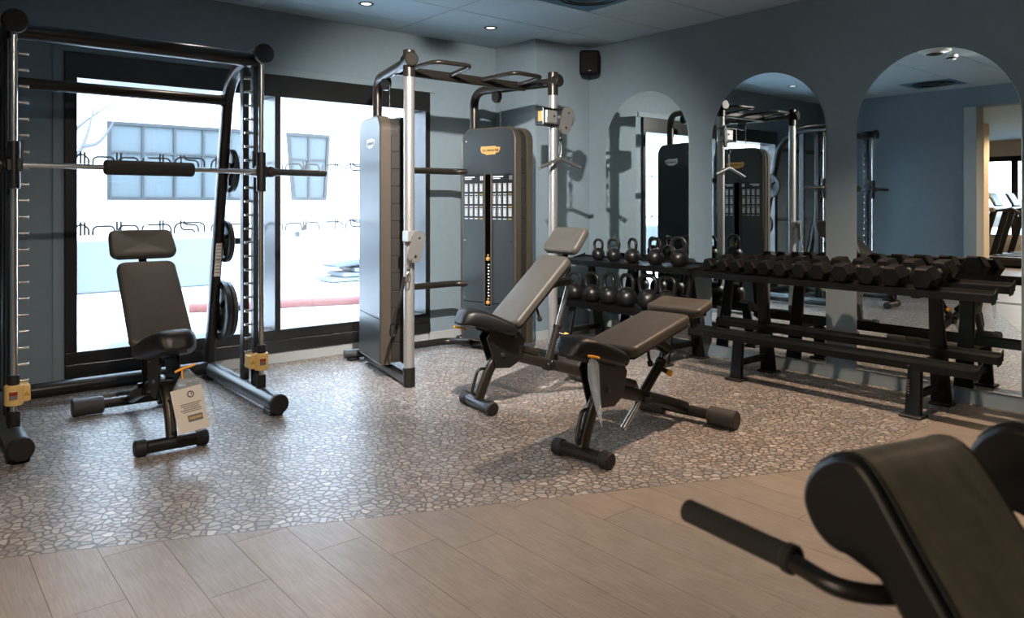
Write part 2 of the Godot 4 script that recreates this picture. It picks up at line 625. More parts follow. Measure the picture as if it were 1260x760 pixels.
func build_floor() -> void:
	var b := MB.new()
	b.box(Vector3(-2.77, -0.086, 3.9), Vector3(5.96, 0.16, 8.3))
	var fl := structure(b, "floor", M.slab, "gym floor of speckled terrazzo meeting pale wooden planks", "floor")
	# bed of the terrazzo
	b = MB.new()
	var bed := PackedVector2Array([Vector2(-5.54, 0), Vector2(0, 0), Vector2(0, 3.96), Vector2(-1.76, 3.96), Vector2(-5.54, edge_z(-5.54))])
	b.prism(bed, Vector3(0, -0.006, 0), Vector3.RIGHT, Vector3.BACK, Vector3(0, 0.0052, 0))
	part(b, "terrazzo_bed", M.grout, fl, "dark grey bed between the stone chips")
	# stone chips: irregular cells with gaps
	var rng := RandomNumberGenerator.new()
	rng.seed = 11
	var st := 0.0325
	var nx := int(5.54 / st) + 1
	var nz := int(3.96 / st) + 1
	var site := {}
	for i in range(-1, nx + 1):
		for j in range(-1, nz + 1):
			if rng.randf() < 0.22:
				continue
			site[Vector2i(i, j)] = Vector2(-5.54 + (i + 0.5 + rng.randf_range(-0.48, 0.48)) * st, (j + 0.5 + rng.randf_range(-0.48, 0.48)) * st)
	var tones := [Color(0.44, 0.395, 0.355), Color(0.38, 0.335, 0.295), Color(0.34, 0.325, 0.31), Color(0.52, 0.475, 0.435), Color(0.29, 0.255, 0.225), Color(0.42, 0.35, 0.305), Color(0.39, 0.375, 0.36), Color(0.33, 0.285, 0.25)]
	var near := []
	var rest := MB.new()
	rest.colored = true
	for key in site:
		var s: Vector2 = site[key]
		var ez := edge_z(s.x)
		if s.y > ez + 0.02 or s.y < 0.0 or s.x < -5.54 or s.x > 0.0:
			continue
		if s.x > -0.7 and s.y < 0.59:
			continue
		var gap := rng.randf_range(0.0010, 0.0042)
		var r := st * 1.7
		var cell := PackedVector2Array([s + Vector2(-r, -r), s + Vector2(r, -r), s + Vector2(r, r), s + Vector2(-r, r)])
		for di in range(-2, 3):
			for dj in range(-2, 3):
				if di == 0 and dj == 0:
					continue
				var q = site.get(key + Vector2i(di, dj))
				if q == null:
					continue
				var d: Vector2 = q - s
				var l := d.length()
				if l > r * 2.0 or l < 1e-4:
					continue
				var nn := d / l
				cell = cut(cell, s + nn * (l * 0.5 - gap), nn)
				if cell.size() < 3:
					break
			if cell.size() < 3:
				break
		if cell.size() < 3:
			continue
		cell = cut(cell, Vector2(-1.76, 3.959), Vector2(0, 1))
		if cell.size() >= 3:
			cell = cut(cell, Vector2(-4.94, 2.526), Vector2(-0.4507, 1.0).normalized())
		if cell.size() < 3:
			continue
		var mid := Vector2.ZERO
		for p in cell:
			mid += p / cell.size()
		var shrink := rng.randf_range(0.80, 0.98)
		var turn := rng.randf_range(-0.10, 0.10)
		for i in cell.size():
			cell[i] = mid + ((cell[i] - mid) * shrink).rotated(turn)
		var tone: Color = tones[rng.randi() % tones.size()]
		var f := rng.randf_range(0.82, 1.16)
		tone = Color(tone.r * f, tone.g * f, tone.b * f)
		var px := in_view(Vector3(s.x, 0, s.y))
		var shows := px.z > 0.5 and px.x > 10.0 and px.x < 1250.0 and px.y < 755.0
		near.append([px.z if shows else 100.0 + px.z, cell, tone])
	near.sort_custom(func(p, q): return p[0] < q[0])
	for k in near.size():
		var cell: PackedVector2Array = near[k][1]
		var bb: MB = rest
		if k < 300:
			bb = MB.new()
			bb.colored = true
		bb.col = near[k][2]
		var top := []
		for p in cell:
			top.append(Vector3(p.x, 0.0, p.y))
		bb.fan(top, Vector3.UP)
		for i in top.size():
			var a: Vector3 = top[i]
			var c: Vector3 = top[(i + 1) % top.size()]
			var dn := Vector3(0, -0.0012, 0)
			bb.quad(a, c, c + dn, a + dn, (c - a).cross(Vector3.UP).normalized())
		if k < 300:
			part(bb, "stone_chip", M.chip, fl)
	var o := part(rest, "stone_chips", M.chip, fl, "angular tan, grey and brown stone chips")
	o.set_meta("kind", "stuff")
	# wooden planks along z
	var wood := PackedVector2Array([Vector2(-5.54, edge_z(-5.54) + 0.002), Vector2(-1.76, 3.962), Vector2(0, 3.962), Vector2(0, 8.0), Vector2(-5.54, 8.0)])
	var w := 0.2
	var k := 0
	for i in int(5.54 / w) + 1:
		var x0 := -5.54 + i * w - 0.12
		var z0 := 2.0 - rng.randf() * 1.3
		while z0 < 8.0:
			var pl := PackedVector2Array([Vector2(x0 + 0.0008, z0 + 0.0008), Vector2(x0 + w - 0.0008, z0 + 0.0008), Vector2(x0 + w - 0.0008, z0 + 1.32 - 0.0008), Vector2(x0 + 0.0008, z0 + 1.32 - 0.0008)])
			for piece in Geometry2D.intersect_polygons(pl, wood):
				b = MB.new()
				b.prism(piece, Vector3(0, -0.006, 0), Vector3.RIGHT, Vector3.BACK, Vector3(0, 0.006, 0))
				part(b, "plank", M["wood%d" % (rng.randi() % 3)], fl)
				k += 1
			z0 += 1.32


# ------------------------------------------------------------------ walls
func build_shell() -> void:
	var b := MB.new()
	b.box(Vector3(-5.05, 1.4, -0.1), Vector3(1.38, 3.1, 0.2))
	b.box(Vector3(-0.64, 1.4, -0.1), Vector3(1.68, 3.1, 0.2))
	b.box(Vector3(-2.92, 2.61, -0.1), Vector3(2.88, 0.68, 0.2))
	b.box(Vector3(-2.92, -0.03, -0.1), Vector3(2.88, 0.25, 0.2))
	structure(b, "wall_back", M.wall_paint, "blue-grey painted wall around the wide window", "wall")
	b = MB.new()
	b.box(Vector3(0.1, 1.4, 4.0), Vector3(0.2, 3.1, 8.4))
	structure(b, "wall_right", M.wall_paint, "blue-grey painted wall carrying the arched mirrors", "wall")
	b = MB.new()
	b.box(Vector3(-0.35, 1.4, 0.295), Vector3(0.70, 2.77, 0.59), 0.002)
	structure(b, "wall_corner", M.wall_paint, "boxed-out pale blue-grey pillar in the corner behind the cable machine", "wall")
	b = MB.new()
	b.box(Vector3(-5.64, 1.4, 0.98), Vector3(0.2, 3.1, 2.06))
	b.box(Vector3(-5.64, 2.74, 5.1), Vector3(0.2, 0.44, 6.2))
	b.box(Vector3(-5.64, 1.4, 7.6), Vector3(0.2, 3.1, 1.2))
	structure(b, "wall_left", M.wall_paint, "blue painted wall opposite the mirrors, with a wide opening", "wall")
	b = MB.new()
	b.box(Vector3(-2.77, 1.4, 8.1), Vector3(5.96, 3.1, 0.2))
	structure(b, "wall_front", M.wall_paint, "blue-grey painted wall behind the camera", "wall")
	# boards around the window and the end of the left wall
	b = MB.new()
	b.box(Vector3(-4.395, 1.19, 0.006), Vector3(0.062, 2.28, 0.012), 0.002)
	b.box(Vector3(-2.92, 2.302, 0.006), Vector3(3.01, 0.055, 0.012), 0.002)
	structure(b, "trim_1", M.trim_paint, "flat painted board running beside and above the window frame", "trim")
	b = MB.new()
	b.box(Vector3(-5.63, 1.26, 2.075), Vector3(0.24, 2.52, 0.15), 0.004)
	structure(b, "trim_2", M.baseboard, "pale post trimming the end of the opening seen in the right mirror", "trim")
	b = MB.new()
	b.box(Vector3(-1.09, 0.045, 0.006), Vector3(0.77, 0.09, 0.012), 0.003)
	b.box(Vector3(-4.97, 0.045, 0.006), Vector3(1.13, 0.09, 0.012), 0.003)
	b.box(Vector3(-2.92, 0.045, 0.004), Vector3(2.87, 0.09, 0.008), 0.003)
	structure(b, "baseboard_back", M.baseboard, "pale low skirting along the window wall", "baseboard")
	b = MB.new()
	b.box(Vector3(-0.706, 0.045, 0.30), Vector3(0.012, 0.09, 0.58), 0.003)
	b.box(Vector3(-0.355, 0.045, 0.596), Vector3(0.69, 0.09, 0.012), 0.003)
	structure(b, "baseboard_corner", M.baseboard, "pale low skirting around the corner pillar", "baseboard")


func build_ceiling() -> void:
	var b := MB.new()
	b.box(Vector3(-2.77, 2.87, 4.0), Vector3(5.96, 0.15, 8.4))
	var ce := structure(b, "ceiling", M.ceiling_grid, "suspended ceiling of long grey-blue tiles", "ceiling")
	var meshes := {}
	var xs := [0.0]
	for k in 5:
		xs.append(-0.66 - 1.2 * k)
	var zs := [0.0]
	for k in 13:
		zs.append(0.35 + 0.604 * k)
	for i in xs.size() - 1:
		for j in zs.size() - 1:
			var x1: float = xs[i]
			var x0: float = xs[i + 1]
			if i == xs.size() - 2:
				x0 = -5.54
			var z0: float = zs[j]
			var z1: float = zs[j + 1]
			var spans := [[x0, x1]]
			if (i == 1 or i == 4) and j == 3:       # air diffuser let into this tile
				spans = [[x0, x1 - 0.94], [x1 - 0.34, x1]]
			for s in spans:
				var sz := Vector3(s[1] - s[0] - 0.008, 0.02, z1 - z0 - 0.008)
				var key := str(sz.snapped(Vector3.ONE * 0.001))
				if not meshes.has(key):
					var q := MB.new()
					q.box(Vector3.ZERO, sz, 0.003)
					meshes[key] = q.mesh()
				put(meshes[key], "ceiling_tile", M.ceiling_tile, ce, Vector3((s[0] + s[1]) * 0.5, CEIL + 0.01, (z0 + z1) * 0.5))
	for k in 2:
		var x := -1.3 if k == 0 else -4.9
		var t := thing("air_diffuser", ["blue square air diffuser in the ceiling near the corner pillar", "blue square air diffuser in the ceiling seen in the right mirror"][k], "air diffuser", Vector3(x, CEIL, 1.864), 0, "square ceiling air diffusers")
		var q := MB.new()
		q.box(Vector3(0, 0.008, 0), Vector3(0.592, 0.012, 0.592), 0.003)
		part(q, "plate", M.diffuser_blue, t)
		q = MB.new()
		q.lathe([Vector2(0.0, -0.004), Vector2(0.13, -0.004), Vector2(0.14, 0.003)], Vector3.ZERO, Vector3.UP, 28)
		part(q, "disc", M.diffuser_dark, t)
		for rr in [0.17, 0.215]:
			q = MB.new()
			q.lathe([Vector2(rr, 0.003), Vector2(rr + 0.004, -0.008), Vector2(rr + 0.024, -0.004), Vector2(rr + 0.028, 0.003)], Vector3.ZERO, Vector3.UP, 28)
			part(q, "ring", M.diffuser_dark, t)
	# recessed lamps
	var spots := [[-1.27, 0.65, "small round ceiling lamp nearest the corner pillar"], [-2.47, 0.65, "small round ceiling lamp above the cable machine tower by the window"], [-3.67, 0.65, "small round ceiling lamp seen in the middle mirror"], [-1.27, 3.65, "small round ceiling lamp above the dumbbell rack side, out of view"], [-3.67, 3.65, "small round ceiling lamp above the wooden floor, out of view"], [-4.87, 4.85, "small round ceiling lamp far behind the benches, out of view"], [-2.47, 5.45, "small round ceiling lamp above the back-extension bench, out of view"]]
	for k in spots.size():
		var s: Array = spots[k]
		var t := thing("downlight", s[2], "ceiling lamp", Vector3(s[0], CEIL, s[1]), 0, "recessed ceiling lamps")
		var q := MB.new()
		q.lathe([Vector2(0.036, 0.004), Vector2(0.040, -0.004), Vector2(0.055, -0.004), Vector2(0.059, 0.0), Vector2(0.036, 0.004)], Vector3.ZERO, Vector3.UP, 24)
		part(q, "trim_ring", M.diffuser_dark, t)
		q = MB.new()
		q.lathe([Vector2(0.0, -0.002), Vector2(0.038, -0.001), Vector2(0.039, 0.004), Vector2(0.0, 0.004)], Vector3.ZERO, Vector3.UP, 24)
		part(q, "lens", M.lamp_glow, t)
		var l := SpotLight3D.new()
		l.name = "downlight_beam"
		l.light_color = [Color(1.0, 0.92, 0.84), Color(1.0, 0.92, 0.84), Color(1.0, 0.92, 0.84), Color(1.0, 0.86, 0.74), Color(1.0, 0.96, 0.93), Color(1.0, 0.92, 0.85), Color(1.0, 0.88, 0.77)][k]
		l.light_energy = [1.0, 1.0, 1.0, 13.0, 50.0, 12.0, 2.4][k]
		l.light_size = 0.035
		l.spot_range = 14.0
		l.spot_attenuation = 2.0
		l.spot_angle = [50.0, 50.0, 50.0, 50.0, 34.0, 42.0, 56.0][k]
		l.spot_angle_attenuation = 0.9
		l.shadow_enabled = true
		l.position = Vector3(0, -0.02, 0)
		l.rotation_degrees.x = -90.0
		if k == 4:        # swivelled lamp turned towards the cable machine
			l.rotation_degrees = Vector3(-26.0, -37.5, 0)
		if k == 5:        # swivelled lamp turned towards the bench by the window
			l.rotation_degrees = Vector3(-48.0, -8.0, 0)
		t.add_child(l)
	# round loudspeaker-like outlet and smoke detector, both seen in the right mirror
	var t := thing("ceiling_outlet", "round white ceiling outlet seen at the top of the right mirror", "air outlet", Vector3(-2.73, CEIL, 2.70))
	var q := MB.new()
	q.lathe([Vector2(0.0, -0.03), Vector2(0.085, -0.03), Vector2(0.10, -0.018), Vector2(0.145, -0.006), Vector2(0.15, 0.0), Vector2(0.0, 0.0)], Vector3.ZERO, Vector3.UP, 28)
	part(q, "rim", M.white_plastic, t)
	q = MB.new()
	q.lathe([Vector2(0.0, -0.04), Vector2(0.07, -0.036), Vector2(0.078, -0.029), Vector2(0.0, -0.029)], Vector3.ZERO, Vector3.UP, 24)
	part(q, "cone", M.diffuser_dark, t)
	t = thing("smoke_detector", "small white smoke detector on the ceiling seen in the right mirror", "smoke detector", Vector3(-3.09, CEIL, 2.73))
	q = MB.new()
	q.lathe([Vector2(0.0, -0.05), Vector2(0.03, -0.048), Vector2(0.045, -0.032), Vector2(0.05, -0.018), Vector2(0.055, -0.012), Vector2(0.055, 0.0), Vector2(0.0, 0.0)], Vector3.ZERO, Vector3.UP, 24)
	part(q, "housing", M.white_plastic, t)
	q = MB.new()
	q.lathe([Vector2(0.040, -0.040), Vector2(0.052, -0.030), Vector2(0.052, -0.024), Vector2(0.040, -0.022)], Vector3.ZERO, Vector3.UP, 24)
	part(q, "vent_ring", M.diffuser_dark, t)


func build_window() -> void:
	var t := Node3D.new()
	t.name = "window_1"
	add_child(t)
	tag(t, "wide dark-framed two-pane window with line drawings on the glass", "window")
	t.set_meta("kind", "structure")
	var b := MB.new()
	var x0 := -4.36
	var x1 := -1.48
	var y0 := 0.095
	var y1 := 2.27
	var zc := -0.09
	var dz := 0.24
	b.box(Vector3((x0 + x1) * 0.5, (2.10 + y1) * 0.5, zc), Vector3(x1 - x0, y1 - 2.10, dz), 0.003)
	part(b, "frame_head", M.frame_dark, t)
	b = MB.new()
	b.box(Vector3((x0 + x1) * 0.5, (y0 + 0.185) * 0.5, zc + 0.004), Vector3(x1 - x0, 0.185 - y0, dz), 0.003)
	b.box(Vector3((x0 + x1) * 0.5, 0.2285, zc), Vector3(x1 - x0, 0.079, dz), 0.003)
	part(b, "frame_sill", M.frame_dark, t)
	for x in [[x0, -4.288], [-1.53, x1]]:
		b = MB.new()
		b.box(Vector3((x[0] + x[1]) * 0.5, 1.184, zc), Vector3(x[1] - x[0], 1.832, dz), 0.003)
		part(b, "frame_jamb", M.frame_dark, t)
	b = MB.new()
	b.box(Vector3(-2.907, 1.184, zc), Vector3(0.048, 1.832, dz), 0.003)
	part(b, "mullion", M.frame_dark, t)
	var panes := [[-4.288, -2.931], [-2.883, -1.53]]
	var strokes := [
		[[42, 160], [42, 105], [75, 75], [105, 75], [150, 105], [150, 165]], [[87, 50], [87, 168]], [[118, 50], [118, 165]],
		[[183, 165], [183, 110], [210, 88], [335, 85], [360, 115], [360, 160]], [[377, 45], [377, 160]], [[410, 45], [410, 158]],
		[[392, 158], [393, 104], [420, 83], [530, 80], [556, 105], [556, 155]], [[587, 155], [589, 105], [602, 80]],
		[[637, 77], [810, 72], [840, 100], [840, 150]], [[743, 38], [743, 150]], [[770, 38], [770, 150]],
		[[868, 150], [870, 95], [905, 60], [1120, 58], [1147, 80], [1147, 140]], [[928, 38], [930, 98], [952, 118], [1038, 115], [1060, 140]],
		[[955, 40], [968, 75], [1070, 78], [1090, 100], [1090, 138]]]
	for p in panes:
		b = MB.new()
		b.box(Vector3((p[0] + p[1]) * 0.5, 1.184, -0.2), Vector3(p[1] - p[0], 1.832, 0.012))
		part(b, "pane", M.glass, t)
		for row in [1.525, 1.035]:
			for s in strokes:
				for rep in 2:
					var pts := []
					for q in s:
						var base: float = 169.0 - 0.022 * q[0]
						var sc: float = 1.0 + 0.00012 * q[0]
						pts.append(Vector3(p[0] + 0.022 + (q[0] - 42.0) / 7.0 * 0.0055 + rep * 0.92, row + (base - q[1]) / 7.0 * 0.0057 * sc, -0.1925))
					if pts[-1].x > p[1] - 0.01 or pts[0].x > p[1] - 0.02:
						continue
					b = MB.new()
					b.sweep(bent(pts, 0.02, 3), 0.0068, 0.001, 6, Vector3.ZERO)
					part(b, "drawn_line", M.film_line, t)


func build_mirrors() -> void:
	var info := [[1.30, 0.485, "arched wall mirror nearest the corner pillar, behind the kettlebells"], [2.505, 0.495, "middle arched wall mirror reflecting the cable machine"], [3.72, 0.502, "rightmost and largest-looking arched wall mirror reflecting the opening to the next room"]]
	for q in info:
		var t := thing("arched_mirror", q[2], "mirror", Vector3(0, 0.09, q[0]), 0, "arched mirrors on the wall")
		var r: float = q[1]
		var hgt := 2.28 - 0.09
		for layer in 2:
			var e := 0.0 if layer == 0 else 0.004
			var poly := PackedVector2Array([Vector2(-r + e, e), Vector2(r - e, e)])
			for k in 41:
				var g := PI * k / 40.0
				poly.append(Vector2(cos(g) * (r - e), hgt - r + sin(g) * (r - e)))
			var b := MB.new()
			b.prism(poly, Vector3(-0.004 if layer == 0 else -0.0065, 0, 0), Vector3.BACK, Vector3.UP, Vector3(0.004 if layer == 0 else 0.0025, 0, 0))
			part(b, "edge" if layer == 0 else "silvered_glass", M.mirror_edge if layer == 0 else M.mirror, t)


# ------------------------------------------------------------------ yard and building outside
func build_outside() -> void:
	var b := MB.new()
	b.box(Vector3(-2, -0.21, -20.2), Vector3(80, 0.4, 40))
	structure(b, "yard_ground", M.yard, "bright pale paved yard outside the window", "ground")
	var t := thing("building", "white building across the yard with steel-blue windows", "building", Vector3(0, 0, -6.5))
	b = MB.new()
	b.box(Vector3(0, 4.0, -2.0), Vector3(40, 8.0, 4.0))
	part(b, "facade", M.facade_white, t)
	b = MB.new()
	b.box(Vector3(-8.0, 0.37, 0.16), Vector3(13.2, 0.74, 0.3), 0.02)
	part(b, "plinth", M.facade_grey, t)
	# long window of several lights
	var xs := [-2.81, -2.35, -1.90, -1.47, -1.05, -0.63]
	var w := part(_frame_box(Vector3(-1.72, 1.9, 0.03), Vector2(2.22, 1.16), 0.05, 0.06), "long_window", M.facade_frame, t)
	for i in xs.size() - 1:
		b = MB.new()
		b.box(Vector3((xs[i] + xs[i + 1]) * 0.5, 1.9, 0.012), Vector3(xs[i + 1] - xs[i] - 0.03, 1.08, 0.02))
		part(b, "light", M.facade_glass, w)
		if i > 0:
			b = MB.new()
			b.box(Vector3(xs[i], 1.9, 0.03), Vector3(0.035, 1.08, 0.05))
			part(b, "glazing_bar", M.facade_frame, w)
	b = MB.new()
	b.box(Vector3(-1.72, 2.03, 0.03), Vector3(2.16, 0.03, 0.045))
	part(b, "glazing_bar", M.facade_frame, w)
	# tapered window
	b = MB.new()
	var o := PackedVector2Array([Vector2(0.0, 1.33), Vector2(0.62, 1.33), Vector2(0.69, 2.48), Vector2(-0.10, 2.48)])
	var inn := Geometry2D.offset_polygon(o, -0.05, Geometry2D.JOIN_MITER)[0]
	for k in 4:
		var a: Vector2 = o[k]
		var c: Vector2 = o[(k + 1) % 4]
		var best := []
		for e in [a, c]:
			var bd := 9.0
			var bq := Vector2.ZERO
			for q in inn:
				if q.distance_to(e) < bd:
					bd = q.distance_to(e); bq = q
			best.append(bq)
		b.prism(PackedVector2Array([a, c, best[1], best[0]]), Vector3.ZERO, Vector3.RIGHT, Vector3.UP, Vector3(0, 0, 0.06))
	w = part(b, "tapered_window", M.facade_frame, t)
	b = MB.new()
	b.prism(inn, Vector3.ZERO, Vector3.RIGHT, Vector3.UP, Vector3(0, 0, 0.02))
	part(b, "light", M.facade_glass, w)
	b = MB.new()
	b.box(Vector3(0.30, 1.9, 0.03), Vector3(0.035, 1.08, 0.04))
	b.box(Vector3(0.30, 2.03, 0.03), Vector3(0.70, 0.025, 0.035))
	part(b, "glazing_bar", M.facade_frame, w)
	b = MB.new()
	b.rod(Vector3(0.86, 1.33, 0.04), Vector3(0.86, 1.75, 0.04), 0.012, 8)
	part(b, "pipe", M.facade_grey, t)
	# bare tree at the left
	var tr := thing("bare_tree", "bare leafless tree in front of the white building across the yard", "tree", Vector3(-3.6, 0, -5.9))
	b = MB.new()
	b.tube(curve([Vector3(0, 0, 0), Vector3(0.05, 1.0, 0), Vector3(0.12, 1.7, 0.02), Vector3(0.1, 2.6, 0)]), [0.09, 0.088, 0.085, 0.08, 0.078, 0.075, 0.07, 0.065, 0.06, 0.06, 0.055, 0.05, 0.045, 0.04, 0.035, 0.03], 8)
	part(b, "trunk", M.bark, tr)
	for q in [[Vector3(0.12, 1.7, 0.02), Vector3(0.35, 2.05, 0.05), Vector3(0.5, 2.6, 0.0)], [Vector3(0.10, 1.5, 0), Vector3(-0.2, 2.0, 0), Vector3(-0.3, 2.6, 0)], [Vector3(0.12, 2.0, 0), Vector3(0.3, 2.3, -0.1), Vector3(0.75, 2.7, -0.1)], [Vector3(0.35, 2.05, 0.05), Vector3(0.55, 2.12, 0.05), Vector3(0.72, 2.4, 0.1)]]:
		b = MB.new()
		b.tube(curve(q, 4), [0.035, 0.032, 0.03, 0.027, 0.024, 0.02, 0.017, 0.013, 0.01], 6)
		part(b, "branch", M.bark, tr)
	# red hose, stacked boards with a tarp, meter box, cable
	b = MB.new()
	b.tube(curve([Vector3(-2.62, 0.06, -3.25), Vector3(-2.0, 0.06, -3.02), Vector3(-1.4, 0.065, -2.84), Vector3(-0.6, 0.06, -2.62), Vector3(0.6, 0.06, -2.45)], 6), 0.055, 12)
	var hs := part(b, "hose", M.hose_red, self)
	tag(hs, "long pinkish-red hose lying across the bright yard", "hose")
	t = thing("board_stack", "stack of boards under a bluish tarp in the yard", "boards", Vector3(1.1, 0, -5.6))
	for k in 3:
		b = MB.new()
		b.box(Vector3(0.1 * k - 0.1, 0.04 + 0.075 * k, 0.02 * k), Vector3(1.7 - 0.2 * k, 0.06, 0.6), 0.008)
		part(b, "board", M.facade_grey, t)
	b = MB.new()
	b.sweep([Vector3(-0.85, 0.25, 0.02), Vector3(-0.4, 0.285, 0), Vector3(0.2, 0.27, 0.02), Vector3(0.9, 0.29, 0)], [0.02, 0.045, 0.035, 0.05], [0.3, 0.34, 0.33, 0.3], 14)
	part(b, "tarp", M.tarp_blue, t)
	t = thing("meter_box", "small grey meter box with a dark window on the white building", "meter box", Vector3(0.09, 0.5, -6.5))
	b = MB.new()
	b.box(Vector3(0.03, 0.02, 0.04), Vector3(0.32, 0.62, 0.08), 0.008)
	part(b, "case", M.facade_white, t)
	b = MB.new()
	b.box(Vector3(-0.02, 0.25, 0.083), Vector3(0.09, 0.09, 0.01))
	part(b, "dial", M.facade_frame, t)
	b = MB.new()
	b.tube(curve([Vector3(-0.5, 0.93, -6.46), Vector3(0.4, 0.95, -6.45), Vector3(1.3, 1.02, -6.45), Vector3(2.2, 1.05, -6.46)]), 0.008, 6)
	hs = part(b, "wall_cable", M.facade_grey, self)
	tag(hs, "thin grey cable running along the white building", "cable")


func _frame_box(at: Vector3, size: Vector2, w: float, d: float) -> MB:
	var b := MB.new()
	b.box(at + Vector3(0, size.y * 0.5 - w * 0.5, 0), Vector3(size.x, w, d), 0.003)
	b.box(at - Vector3(0, size.y * 0.5 - w * 0.5, 0), Vector3(size.x, w, d), 0.003)
	for s in [-1.0, 1.0]:
		b.box(at + Vector3(s * (size.x * 0.5 - w * 0.5), 0, 0), Vector3(w, size.y - 2 * w, d), 0.003)
	return b


# ------------------------------------------------------------------ the next room, seen in the right mirror
func build_annex() -> void:
	var b := MB.new()
	b.box(Vector3(-10.4, -0.1, 2.9), Vector3(9.3, 0.2, 10.8))
	structure(b, "floor_annex", M.wood1, "wooden floor of the next room", "floor")
	b = MB.new()
	b.box(Vector3(-10.4, 2.87, 2.9), Vector3(9.32, 0.186, 10.8))
	structure(b, "ceiling_annex", M.ceiling_tile, "pale ceiling of the next room", "ceiling")
	b = MB.new()
	b.box(Vector3(-15.1, 1.4, 5.4), Vector3(0.2, 3.1, 5.8))
	b.box(Vector3(-15.1, 1.4, -1.75), Vector3(0.2, 3.1, 1.7))
	b.box(Vector3(-15.1, 2.67, 0.8), Vector3(0.2, 0.56, 3.4))
	b.box(Vector3(-15.1, 0.2, 0.8), Vector3(0.2, 0.7, 3.4))
	b.box(Vector3(-10.4, 1.4, -2.6), Vector3(9.3, 3.1, 0.2))
	b.box(Vector3(-10.4, 1.4, 8.4), Vector3(9.3, 3.1, 0.2))
	b.box(Vector3(-5.84, 1.4, -1.35), Vector3(0.2, 3.1, 2.5))
	structure(b, "wall_annex", M.wall_beige, "beige walls of the next room", "wall")
	b = MB.new()
	b.box(Vector3(-10.6, 1.385, 0.50), Vector3(0.3, 2.77, 0.26), 0.01)
	structure(b, "wall_annex_pillar", M.wall_beige, "beige pillar of the next room seen in the right mirror", "pillar")
	var t := Node3D.new()
	t.name = "window_2"
	add_child(t)
	tag(t, "dark-framed window of the next room seen in the right mirror", "window")
	t.set_meta("kind", "structure")
	for z in [-0.9, -0.2, 0.5, 1.2, 1.9, 2.5]:
		b = MB.new()
		b.box(Vector3(-15.1, 1.47, z), Vector3(0.22, 1.84, 0.14), 0.004)
		part(b, "frame_post", M.frame_dark, t)
	b = MB.new()
	b.box(Vector3(-15.1, 2.34, 0.8), Vector3(0.22, 0.12, 3.4), 0.004)
	part(b, "frame_head", M.frame_dark, t)
	b = MB.new()
	b.box(Vector3(-15.1, 1.46, 0.8), Vector3(0.01, 1.8, 3.4))
	part(b, "pane", M.glass, t)
	for q in [[-8.2, 3.6, "round ceiling lamp of the next room nearest the opening"], [-11.4, 1.4, "round ceiling lamp of the next room near its beige pillar"], [-11.4, 4.6, "round ceiling lamp deep in the next room, out of view"]]:
		var d := thing("panel_lamp", q[2], "ceiling lamp", Vector3(q[0], CEIL, q[1]), 0, "lamps of the next room")
		b = MB.new()
		b.lathe([Vector2(0.0, -0.004), Vector2(0.09, -0.003), Vector2(0.10, 0.0), Vector2(0.0, 0.0)], Vector3.ZERO, Vector3.UP, 20)
		part(b, "lens", M.lamp_glow, d)
		var l := SpotLight3D.new()
		l.name = "panel_lamp_beam"
		l.light_color = Color(1.0, 0.86, 0.70)
		l.light_energy = 13.0
		l.light_size = 0.1
		l.spot_range = 14.0
		l.spot_attenuation = 2.0
		l.spot_angle = 82.0
		l.spot_angle_attenuation = 0.4
		l.shadow_enabled = true
		l.position = Vector3(0, -0.02, 0)
		l.rotation_degrees.x = -90.0
		d.add_child(l)
	


